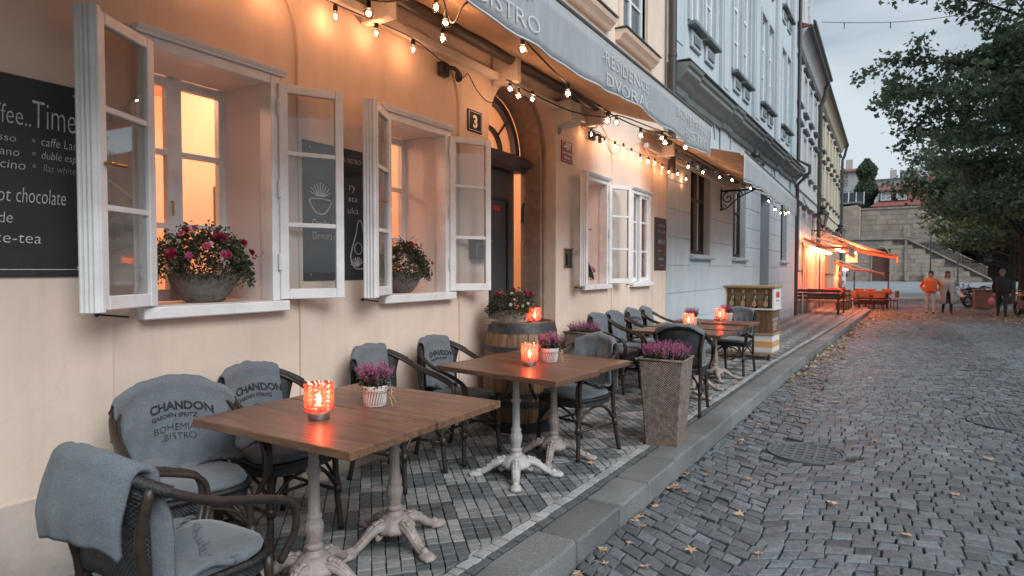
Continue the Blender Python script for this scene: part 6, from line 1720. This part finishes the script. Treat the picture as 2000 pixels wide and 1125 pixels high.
# ================================================================== TREES
m_bark2 = M('dark_bark', (.045, .038, .032), .9, .35, 10, .8, 20, stretch=(4, 4, 1), bdist=.02)
m_lv = Leaf('tree_leaf', (.045, .075, .050), (.17, .225, .135), .5)
m_lvy = Leaf('autumn_leaf', (.06, .085, .04), (.235, .245, .12), .48)
def tree(loc, label, h, crown, seed, mat, nl, size, trunk_r=.2, limbs=14, low=.38, reach=None, shape='maple', zmin=3.0):
    t = thing('plane_tree', label, 'tree', loc, 0, 'trees along the square')
    g = random.Random(seed); ng = np.random.default_rng(seed)
    cx, cy, cz = crown
    tk = MB(); top = Vector((g.uniform(-.3, .3), g.uniform(-.3, .3), h*.8))
    pts = catmull([(0, 0, -.2), (.05, .03, h*.2), (.1*g.uniform(-1, 1), .1, h*.45), top], 5)
    tk.tube(pts, [trunk_r*(1.25-1.0*i/(len(pts)-1)) for i in range(len(pts))], 10)
    C = []; dens = []
    ends = []
    for k in range(limbs):
        a = 2*PI*k/limbs*1.0+g.uniform(-.35, .35)+k*.7; hh = h*(low+(.80-low)*((k*7) % limbs)/limbs)
        st = pts[min(int(len(pts)*hh/(h*.8)), len(pts)-1)]
        L = g.uniform(.8, 1.08); el = g.uniform(.05, .75)
        d = Vector((math.cos(a)*cx, math.sin(a)*cy, cz*el))*L
        end = st+d
        mid = st+d*.5+Vector((0, 0, g.uniform(.1, .5)))
        lp = catmull([st, mid, end], 6)
        tk.tube(lp, [trunk_r*.42*(1-.85*i/(len(lp)-1)) for i in range(len(lp))], 6)
        for q in range(4, len(lp)): ends.append((lp[q], .55+.5*q/len(lp)))
        for s in range(7):
            q = lp[g.randint(3, len(lp)-1)]; dd = Vector((g.gauss(0, 1), g.gauss(0, 1), g.gauss(.1, .5))).normalized()*g.uniform(.5, 1.3)*cx*.28
            tk.tube([q, q+dd*.5+Vector((0, 0, .08)), q+dd], [.03, .02, .008], 5); ends.append((q+dd, .8)); ends.append((q+dd*.5, .7))
    if reach:
        for (rx, ry, rz_) in reach:
            st = pts[int(len(pts)*.6)]; end = Vector((rx-loc[0], ry-loc[1], rz_-loc[2])); mid = st+(end-st)*.5+Vector((0, 0, .35))
            lp = catmull([st, mid, end], 8); tk.tube(lp, [trunk_r*.34*(1-.88*i/(len(lp)-1)) for i in range(len(lp))], 6)
            for q in range(5, len(lp)):
                ends.append((lp[q], .40)); ends.append((lp[q], .40))
                if q % 2 == 0:
                    for s in range(2):
                        dd = Vector((g.gauss(0, .5), g.gauss(0, .5), g.gauss(0, .25)))*.9; tk.tube([lp[q], lp[q]+dd], [.014, .005], 5); ends.append((lp[q]+dd, .32)); ends.append((lp[q]+dd, .32)); ends.append((lp[q]+dd*.55, .3))
    tk.build('trunk', m_bark2, t, smooth=True)
    E_ = np.array([tuple(e[0]) for e in ends]); S_ = np.array([e[1] for e in ends])
    idx = ng.integers(0, len(E_), nl); sp = cx*.105
    C = E_[idx]+ng.normal(0, 1, (nl, 3))*(sp*S_[idx])[:, None]*np.array([1, 1, .62])
    C = C[C[:, 2]+loc[2]+ng.normal(0, .2, len(C)) > zmin]
    V, F, T = leaves_mesh(C, size, seed, .35, shape)
    # leaves deeper on a twig are older and darker, chosen at random clump by clump
    cl = np.sin(E_[:, 0]*2.1)*np.cos(E_[:, 1]*1.7+E_[:, 2]*1.3)
    fast_tris('crown', V, F, mat, T, t)
    return t
Z = float(gz(20))-.13
tree((9.0, 17.0, Z), 'nearest tree on the right, its leafy branches reaching over the street', 10.5, (3.9, 4.4, 3.6), 3, m_lv, 25000, .115, .22, 15, .45,
     reach=[(3.2, 16.4, 6.2), (3.3, 15.5, 5.2), (3.5, 17.5, 4.75), (3.2, 17.0, 5.6), (3.9, 14.5, 6.9), (4.3, 16, 4.1), (4.6, 15, 7.6), (4.4, 18, 5.2), (4.8, 16, 5.9), (5.0, 15, 5.0), (5.2, 17, 6.6), (4.9, 15.5, 8.2), (5.3, 14.5, 7.2), (5.4, 16.5, 9.0)])
tree((8.3, 24.5, Z-.06), 'second tree on the right with a dark spreading crown', 9.4, (3.6, 4.0, 3.2), 5, m_lv, 21000, .15, .22, 16, .38)
tree((8.0, 32.5, Z-.15), 'third tree on the right, trunk behind the man in black', 8.2, (3.5, 3.6, 2.8), 8, m_lv, 19000, .18, .22, 15, .38)
tree((8.8, 41.5, Z-.15), 'tree with paler autumn leaves hanging low over the square', 7.4, (3.6, 3.8, 2.6), 11, m_lvy, 22000, .22, .2, 15, .40)
tree((10.4, 49, Z-.15), 'fifth tree in the row, pale green behind the others', 8.2, (4.2, 4.4, 3.0), 14, m_lvy, 22000, .26, .2, 14, .26)
tree((13, 29, Z-.15), 'tree in the second row to the right', 9.0, (4.0, 4.0, 3.4), 17, m_lv, 20000, .2, .22, 14, .28)
tree((14, 42, Z-.15), 'dark tree at the back of the square', 8.6, (4.4, 4.2, 3.4), 19, m_lv, 20000, .25, .22, 14, .25)
tree((17, 58, Z-.1), 'tree far back by the stair wall', 8.6, (4.6, 4.2, 3.4), 23, m_lv, 16000, .32, .22, 14, .22)
# narrow tree up on the hill
t = thing('narrow_tree', 'tall narrow dark conifer on the hill above the wall', 'tree', (.75, 92, 8.3))
MB().tube([(0, 0, -1), (0, 0, 7.3)], [.22, .05], 8).build('trunk', m_bark2, t)
ng = np.random.default_rng(4); n = 9000; zz = ng.uniform(0.3, 7.6, n); rr = (1.05*np.sin(np.clip((zz)/7.8, 0, 1)*PI)**.5+.2+.25*np.sin(zz*2.3))*np.sqrt(ng.uniform(.15, 1, n)); aa = ng.uniform(0, 2*PI, n)
V, F, T = leaves_mesh(np.stack([rr*np.cos(aa), rr*np.sin(aa), zz], 1), .30, 4); fast_tris('crown', V, F, m_lv, T, t)
for i, (x, y, z, r, lab) in enumerate(((1.9, 91, 8.9, .9, 'round bush beside the narrow conifer'), (-4.5, 104, 15, 2.6, 'bare brown tree in front of the grey hill house'))):
    t = thing('hill_bush' if i == 0 else 'bare_tree', lab, 'bush' if i == 0 else 'tree', (x, y, z))
    MB().tube([(0, 0, -4), (0, 0, r*.6)], [.15, .05], 6).build('trunk', m_bark2, t)
    C = ng.normal(0, 1, (2600, 3)); C /= np.linalg.norm(C, axis=1)[:, None]; C *= (ng.uniform(.2, 1, 2600)**.4)[:, None]*r
    V, F, T = leaves_mesh(C, .22, 6+i); fast_tris('crown', V, F, m_lv if i == 0 else m_folb, T, t)
# overhead wire across the street
t = thing('overhead_wire', 'thin wire with small lamps strung high across the street', 'wire', (.9, 26.5, 11.0))
pts = [(9*k/24, .5*k/24, 0.35*(k/24)-.75*math.sin(PI*k/24)) for k in range(25)]
MB().tube(pts, .012, 5).build('wire', m_black, t)
for k in (2, 6, 14, 18): p = pts[k]; MB().tube([(p[0], p[1], p[2]), (p[0], p[1], p[2]-.22)], .02, 6).build('hanger', m_black, t)

# ================================================================== PEOPLE
m_skin = M('skin', (.42, .26, .19), .6, .08, 10)
def skin_body(t, name, joints, edges, mat, root=0, sub=2):
    me = bpy.data.meshes.new(name); me.from_pydata([j[0] for j in joints], edges, [])
    o = bpy.data.objects.new(name, me); COL.objects.link(o); o.parent = t
    sk = o.modifiers.new('skin', 'SKIN'); sk.use_smooth_shade = True
    for i, j in enumerate(joints):
        r = j[1] if isinstance(j[1], tuple) else (j[1], j[1]); me.skin_vertices[0].data[i].radius = r
        me.skin_vertices[0].data[i].use_root = (i == root)
    sb = o.modifiers.new('sub', 'SUBSURF'); sb.levels = sub; sb.render_levels = sub
    me.materials.append(mat); return o
def person(loc, rz, label, top, legs_m, hair, shoes, long_coat=None, pose='walk', scale=1.0, bag=None, hair_long=False):
    t = thing('person', label, 'person', loc, rz); t.scale = (scale,)*3
    # facing +Y (away); x to the right. one continuous body with clothes coloured by height and part
    st = .13 if pose == 'walk' else .04
    J = [((0, 0, .96), (.155, .11)), ((0, .0, 1.12), (.15, .105)), ((0, .0, 1.30), (.17, .115)), ((0, -.01, 1.43), (.15, .10)), ((0, 0, 1.50), .055), ((0, .01, 1.56), .052), ((0, .02, 1.66), (.078, .092)), ((0, .02, 1.74), (.062, .075)),
         ((-.10, .0, .90), (.10, .11)), ((-.11, st, .50), .068), ((-.115, st*.7, .10), .048), ((-.12, st*.7+.13, .045), .04),
         ((.10, 0, .90), (.10, .11)), ((.11, -st*.4, .50), .068), ((.115, -st*1.6, .12), .048), ((.12, -st*1.6+.13, .05), .04),
         ((-.20, -.01, 1.42), .068), ((-.27, -.05, 1.16), .055), ((-.25, .05, .95), .043), ((-.24, .08, .87), .038),
         ((.20, -.01, 1.42), .068), ((.27, -.05, 1.16), .055), ((.25, .05, .95), .043), ((.24, .08, .87), .038)]
    if pose == 'pockets':
        for i, s in ((17, -1), (21, 1)): J[i] = ((s*.36, -.10, 1.16), .06); J[i+1] = ((s*.24, .06, 1.0), .05); J[i+2] = ((s*.17, .10, .96), .045)
    Ed = [(0, 1), (1, 2), (2, 3), (3, 4), (4, 5), (5, 6), (6, 7), (0, 8), (8, 9), (9, 10), (10, 11), (0, 12), (12, 13), (13, 14), (14, 15), (3, 16), (16, 17), (17, 18), (18, 19), (3, 20), (20, 21), (21, 22), (22, 23)]
    # body colours by height: shoes, trousers, skin, top
    m, n, l, b = _nt('person_'+label[:12]); b.inputs['Roughness'].default_value = .85
    tcn = n.new('ShaderNodeTexCoord'); sp = n.new('ShaderNodeSeparateXYZ'); l.new(tcn.outputs['Object'], sp.inputs[0])
    r = n.new('ShaderNodeValToRGB'); r.color_ramp.interpolation = 'CONSTANT'
    dv = n.new('ShaderNodeMath'); dv.operation = 'DIVIDE'; dv.inputs[1].default_value = 2.0; l.new(sp.outputs[2], dv.inputs[0]); l.new(dv.outputs[0], r.inputs[0])
    e = r.color_ramp.elements; e[0].position = 0; e[0].color = rgb(shoes); e[1].position = .05; e[1].color = rgb(legs_m)
    for pos, c in ((.46, top), (.755, (.40, .25, .19))):
        q = e.new(pos); q.color = rgb(c)
    nzz = n.new('ShaderNodeTexNoise'); nzz.inputs['Scale'].default_value = 9; mx = n.new('ShaderNodeMixRGB'); mx.blend_type = 'MULTIPLY'; mx.inputs[0].default_value = .35
    l.new(tcn.outputs['Object'], nzz.inputs['Vector']); l.new(r.outputs[0], mx.inputs[1]); l.new(nzz.outputs['Fac'], mx.inputs[2]); l.new(mx.outputs[0], b.inputs['Base Color'])
    skin_body(t, 'body', J, Ed, m)
    g = MB(); g.sphere((0, -.005, 1.70), .112, 14, 10, sx=.88, sy=1.02, sz=1.12)
    if hair_long: g.sphere((0, -.05, 1.58), .10, 12, 8, sx=1.0, sy=.7, sz=1.4)
    hm = M('hair_'+label[:9], hair, .7, .3, 30); ho = g.build('hair', hm, t, smooth=True)
    f = MB(); f.sphere((0, .085, 1.655), .045, 10, 8, sx=1.25, sy=.55, sz=1.5); f.add([(-.012, .11, 1.66), (.012, .11, 1.66), (0, .135, 1.64), (0, .11, 1.68)], [(0, 1, 2), (0, 2, 3), (1, 3, 2)])
    f.build('face', m_skin, t, smooth=True)
    if long_coat:
        c = MB(); prof = [(.205, 1.44), (.22, 1.25), (.20, 1.08), (.235, .85), (.27, .62), (.28, .42)]; n_ = 24
        vs = []
        for (rr, z) in prof:
            for i in range(n_):
                a = 2*PI*i/n_; k = 1+.05*math.sin(a*5+z*3)
                gap = .28 if z < 1.0 else 0
                aa = PI*.5+gap+(2*PI-2*gap)*i/(n_-1)
                vs.append((rr*k*math.cos(aa)*1.05, rr*k*math.sin(aa)*.72, z))
        fs = [(i*n_+j, i*n_+j+1, (i+1)*n_+j+1, (i+1)*n_+j) for i in range(len(prof)-1) for j in range(n_-1)]
        c.add(vs, fs); o = c.build('coat', M('coat_'+label[:9], long_coat, .9, .1, 12), t, smooth=True, recalc=False); o.modifiers.new('th', 'SOLIDIFY').thickness = .02
    else:
        c = MB(); n_ = 22; prof = [(.19, 1.46), (.215, 1.34), (.205, 1.15), (.20, 1.0), (.185, .92)]
        vs = [(rr*(1+.03*math.sin(7*2*PI*i/n_+z*8))*math.cos(2*PI*i/n_), rr*.70*math.sin(2*PI*i/n_), z) for rr, z in prof for i in range(n_)]
        fs = [(i*n_+j, i*n_+(j+1) % n_, (i+1)*n_+(j+1) % n_, (i+1)*n_+j) for i in range(len(prof)-1) for j in range(n_)]
        c.add(vs, fs); o = c.build('jacket', M('jacket_'+label[:9], top, .85, .12, 12, .3, 20), t, smooth=True, recalc=False); o.modifiers.new('th', 'SOLIDIFY').thickness = .02
    for s in (-1, 1):
        h = MB(); bx = J[19 if s < 0 else 23][0]
        h.sphere(bx, .042, 10, 8, sx=.6, sy=.9, sz=1.1)
        for k in range(4): h.tube([(bx[0], bx[1]-.03+.02*k, bx[2]-.02), (bx[0]-s*.006, bx[1]-.028+.021*k, bx[2]-.07), (bx[0]-s*.02, bx[1]-.026+.021*k, bx[2]-.095-.006*(k in (1, 2)))], .0095, 6)
        h.tube([(bx[0], bx[1]+.035, bx[2]+.01), (bx[0]-s*.012, bx[1]+.06, bx[2]-.03)], .01, 6); h.build('hand', m_skin, t, smooth=True)
    return t
def gl(x, y): return (x, y, float(gz(y))-.125)
person(gl(4.72, 30.2), R(172), 'man in an orange jacket and pale trousers, hands on hips', (.62, .13, .03), (.48, .44, .40), (.03, .025, .02), (.04, .03, .028), pose='pockets', scale=.99)
person(gl(5.32, 30.7), R(186), 'woman in a long beige coat walking beside the man in orange', (.40, .37, .33), (.025, .025, .028), (.06, .035, .022), (.02, .02, .02), long_coat=(.50, .44, .39), scale=.985, hair_long=True)
person(gl(6.95, 29.6), R(170), 'man in black clothes carrying a pink bag under the trees', (.025, .027, .032), (.028, .032, .042), (.16, .13, .12), (.012, .012, .012), scale=1.02)
t = thing('pink_bag', 'pink plastic bag held by the man in black', 'bag', gl(6.62, 29.45))
g = MB(); g.sphere((0, 0, .62), .10, 14, 10, sy=.6, sz=1.35); g.tube([(-.03, 0, .72), (.02, 0, .86), (.04, 0, .72)], .012, 6); g.build('bag', M('pink_plastic', (.62, .16, .24), .4, .15, 8, .4, 12), t, smooth=True)

# ================================================================== VEHICLES AND STREET FURNITURE UNDER THE TREES
m_tyre = M('tyre', (.014, .014, .015), .8, .2, 20)
m_chrome = M('chrome', (.55, .55, .56), .15, .1, metal=1)
def wheel(t, x, y, r, w=.05, spokes=8, hubmat=None, name='wheel'):
    g = MB(); g.tube([(x, y+(r-w/2)*math.cos(2*PI*i/28), r+(r-w/2)*math.sin(2*PI*i/28)) for i in range(28)], w/2, 8, closed=True); o = g.build(name, m_tyre, t, smooth=True)
    h = MB()
    for i in range(spokes): h.tube([(x, y, r), (x, y+(r-w)*math.cos(2*PI*i/spokes), r+(r-w)*math.sin(2*PI*i/spokes))], .006 if w < .06 else .014, 5)
    h.tube([(x-.04, y, r), (x+.04, y, r)], .025, 8); h.build('rim', hubmat or m_chrome, o)
    return o
def motorbike(loc, rz, label, col):
    t = thing('motorbike', label, 'motorbike', loc, rz, 'motorbikes parked under the trees'); bm_ = M('bike_'+label[:10], col, .3, .1, spec=.7)
    wheel(t, 0, .68, .30, .11, 8); wheel(t, 0, -.66, .30, .13, 8)
    g = MB(); g.sphere((0, .18, .82), .22, 14, 10, sx=.65, sy=1.25, sz=.75); g.build('tank', bm_, t, smooth=True)
    g = MB(); g.sphere((0, -.38, .78), .25, 14, 8, sx=.55, sy=1.5, sz=.35); g.build('seat', m_tyre, t, smooth=True)
    g = MB(); g.box(-.16, .16, -.2, .34, .28, .62, .06); g.build('engine', m_iron, t)
    g = MB(); g.tube([(0, .68, .30), (0, .50, .95)], .04, 8); g.tube([(-.34, .38, 1.03), (-.1, .48, 1.0), (.1, .48, 1.0), (.34, .38, 1.03)], .018, 8); g.build('handlebar', m_chrome, t)
    g = MB(); g.sphere((0, .62, .86), .10, 12, 8); g.build('headlight', m_chrome, t, smooth=True)
    g = MB(); g.tube([(.18, .1, .30), (.2, -.4, .28), (.2, -.85, .36)], .05, 8); g.build('exhaust', m_chrome, t, smooth=True)
    g = MB(); g.sphere((0, -.80, .70), .16, 10, 8, sx=.7, sy=.8, sz=.6); g.build('tail', bm_, t, smooth=True)
    MB().box(-.11, .11, -.985, -.975, .52, .66, .004).build('number_plate', M('plate_white', (.6, .62, .6), .4, .05), t)
    MB().sphere((0, -.93, .74), .05, 8, 6).build('tail_light', M('tail_red', (.3, .02, .02), .3), t, smooth=True)
motorbike(gl(7.78, 30.3), R(14), 'dark motorbike with white number plate at the right edge', (.02, .02, .022))
motorbike(gl(7.1, 36.5), R(-60), 'motorbike parked sideways behind the brown planter', (.05, .05, .055))
motorbike(gl(7.5, 41), R(-75), 'farthest motorbike under the trees', (.025, .025, .03))
def bicycle(loc, rz, label):
    t = thing('bicycle', label, 'bicycle', loc, rz); wheel(t, 0, .52, .34, .035, 14); wheel(t, 0, -.52, .34, .035, 14)
    g = MB()
    for a, b in (((0, -.52, .34), (0, -.05, .30)), ((0, -.05, .30), (0, -.18, .82)), ((0, -.05, .30), (0, .36, .78)), ((0, -.16, .75), (0, .36, .80)), ((0, -.52, .34), (0, -.16, .75)), ((0, .52, .34), (0, .36, .92))): g.tube([a, b], .017, 6)
    g.build('frame', m_black, t); g = MB(); g.sphere((0, -.20, .87), .11, 10, 6, sx=.6, sy=1.1, sz=.3); g.build('saddle', m_tyre, t, smooth=True)
    g = MB(); g.tube([(-.27, .28, .98), (-.1, .38, .96), (.1, .38, .96), (.27, .28, .98)], .014, 6); g.build('handlebar', m_black, t)
bicycle((7.6, 50, float(gz(50))-.13), R(-38), 'bicycle standing behind the couple')
t = thing('litter_planter', 'square brown box planter under the trees', 'planter', gl(7.05, 35.4))
MB().box(-.4, .4, -.4, .4, .05, .85, .02).build('box', M('brown_board', (.15, .085, .06), .7, .2, 6), t); MB().box(-.43, .43, -.43, .43, .851, .91, .01).build('rim', M('brown_board', (.2, .1, .1)), t)
for i, (x, y, lab) in enumerate(((6.35, 63, 'thin dark street lamp post beside the couple'), (8.5, 66, 'second thin street lamp post by the stairs'))):
    t = thing('lamp_post', lab, 'lamp post', (x, y, float(gz(y))-.14), 0, 'lamp posts'); MB().tube([(0, 0, 0), (0, 0, .8), (0, 0, 4.6)], [.11, .07, .05], 10).build('post', m_gut, t); MB().lathe([(.14, 0), (.14, .25), (.08, .35), (.001, .36)], 12).build('foot', m_gut, t)
    lantern_body(t, 0, 0, 4.6, 1.2)
# white van far down the street
t = thing('white_van', 'white van parked beyond the red terrace', 'van', (-.55, 55, float(gz(55))-.14), R(4))
m_van = M('van_white', (.62, .64, .66), .3, .05, spec=.6)
g = MB(); g.prism([(-2.3, .35), (-2.35, .9), (-1.9, 1.15), (-1.2, 1.95), (2.3, 2.0), (2.4, .35)], 'X', -.9, .9)
bm = bmesh.new(); 
for p in g.v: bm.verts.new(p)
bm.verts.ensure_lookup_table()
for f in g.f: bm.faces.new([bm.verts[i] for i in f])
bmesh.ops.bevel(bm, geom=list(bm.edges), offset=.08, segments=2, affect='EDGES'); g2 = MB(); g2.bm(bm); bm.free(); g2.build('body', m_van, t, smooth=40)
MB().add([(-.72, -1.86, 1.22), (.72, -1.86, 1.22), (.66, -1.30, 1.86), (-.66, -1.30, 1.86)], [(0, 1, 2, 3)]).build('windscreen', m_dpane, t).location = (0, -.03, .03)
for s in (-1, 1):
    MB().box(s*.62-.17, s*.62+.17, -2.38, -2.30, .72, .92, .02).build('headlight', m_ppane, t)
    for y in (-1.45, 1.5): g = MB(); g.tube([(s*.72, y, .34), (s*.90, y, .34)], .34, 18); g.build('wheel', m_tyre, t, smooth=40)
    MB().box(s*.92-.08+.06*s, s*.92+.08+.06*s, -1.55, -1.45, 1.2, 1.42, .02).build('mirror', m_black, t)
MB().box(-.45, .45, -2.40, -2.33, .50, .66, .01).build('grille', m_black, t)

# ================================================================== FALLEN LEAVES
m_fall = Leaf('fallen_leaf', (.34, .16, .09), (.62, .42, .26), .15)
def leaf_obj(parentless_label, x, y, z, s, seed, rz):
    g = random.Random(seed); mb = MB(); mb.tint = g.uniform(0, 1)
    P = [(0, -.5), (.12, -.12), (.48, -.22), (.30, .05), (.50, .30), (.16, .22), (0, .58), (-.18, .22), (-.48, .28), (-.30, .04), (-.46, -.24), (-.12, -.12)]
    vs = [(p[0]*s, p[1]*s, .010*g.uniform(0, 1)+.35*s*(abs(p[0])**2)*g.uniform(.3, 1.3)) for p in P]+[(0, 0, .004)]
    mb.add(vs, [(i, (i+1) % 12, 12) for i in range(12)]); mb.tube([(0, -.5*s, vs[0][2]), (0.02*s, -.75*s, .012), (.05*s, -.95*s, .004)], .0016, 5)
    o = mb.build('fallen_leaf', m_fall, tint=True, recalc=False, label=parentless_label[0], cat='leaf', group=parentless_label[1]); o.location = (x, y, z); o.rotation_euler = (g.uniform(-.12, .12), g.uniform(-.12, .12), rz)
LG = ('dry autumn leaf lying in the gutter along the kerb', 'leaves in the gutter'); LR = ('dry autumn leaf lying out on the cobbles', 'leaves on the cobbles')
gr = random.Random(77)
for i in range(26):
    y = gr.choice((gr.uniform(2.6, 4.6), gr.uniform(3.4, 9.0))); x = float(kerbx(y))+gr.uniform(.02, .20); leaf_obj(LG, x, y, -.128, gr.uniform(.045, .075), i, gr.uniform(0, 6.28))
for i, (x, y) in enumerate(((2.28, 2.45), (2.15, 2.95), (2.32, 2.85), (2.75, 2.5), (2.92, 2.45), (2.42, 3.9), (2.62, 3.4), (3.2, 2.62), (3.05, 3.3), (2.35, 4.6), (2.9, 4.4), (3.3, 4.1), (3.6, 5.0), (2.5, 6.6), (3.1, 6.2), (3.9, 6.1), (2.7, 7.8), (3.5, 8.1), (2.3, 3.25), (2.55, 2.2), (3.45, 3.0), (2.12, 5.5), (2.3, 7.1), (4.4, 9.0), (3.0, 9.8))):
    leaf_obj(LR, x, y, -.118, gr.uniform(.055, .085), 100+i, gr.uniform(0, 6.28))
leaf_obj(('yellow leaf caught on the foot of the pinkish table leg', 'leaf by the table'), 1.40, 3.95, .012, .07, 300, .5)
ng = np.random.default_rng(9)
def litter(xc, yc, sx, sy, n):
    x = ng.normal(xc, sx, n); y = ng.normal(yc, sy, n); return np.stack([x, y, gz(y)-.115], 1)
C = np.concatenate([litter(3.0, 25, .5, 3.5, 300), litter(3.3, 28.0, .9, 2.0, 600), litter(6.9, 30.5, 1.1, 2.6, 900), litter(7.8, 24, 1.0, 3, 300)] + [np.stack([kerbx(y_)+np.abs(ng.normal(0, .18, 260)), y_, gz(y_)-.118], 1) for y_ in [ng.uniform(8.5, 27, 260)]])
V, F, T = leaves_mesh(C, .07, 9, .93, 'maple')
fast_tris('leaf_litter', V, F, Leaf('yellow_litter', (.22, .13, .05), (.48, .35, .16), .1), T, label='scattered yellow leaf litter on the cobbles', cat='leaves', kind='stuff')
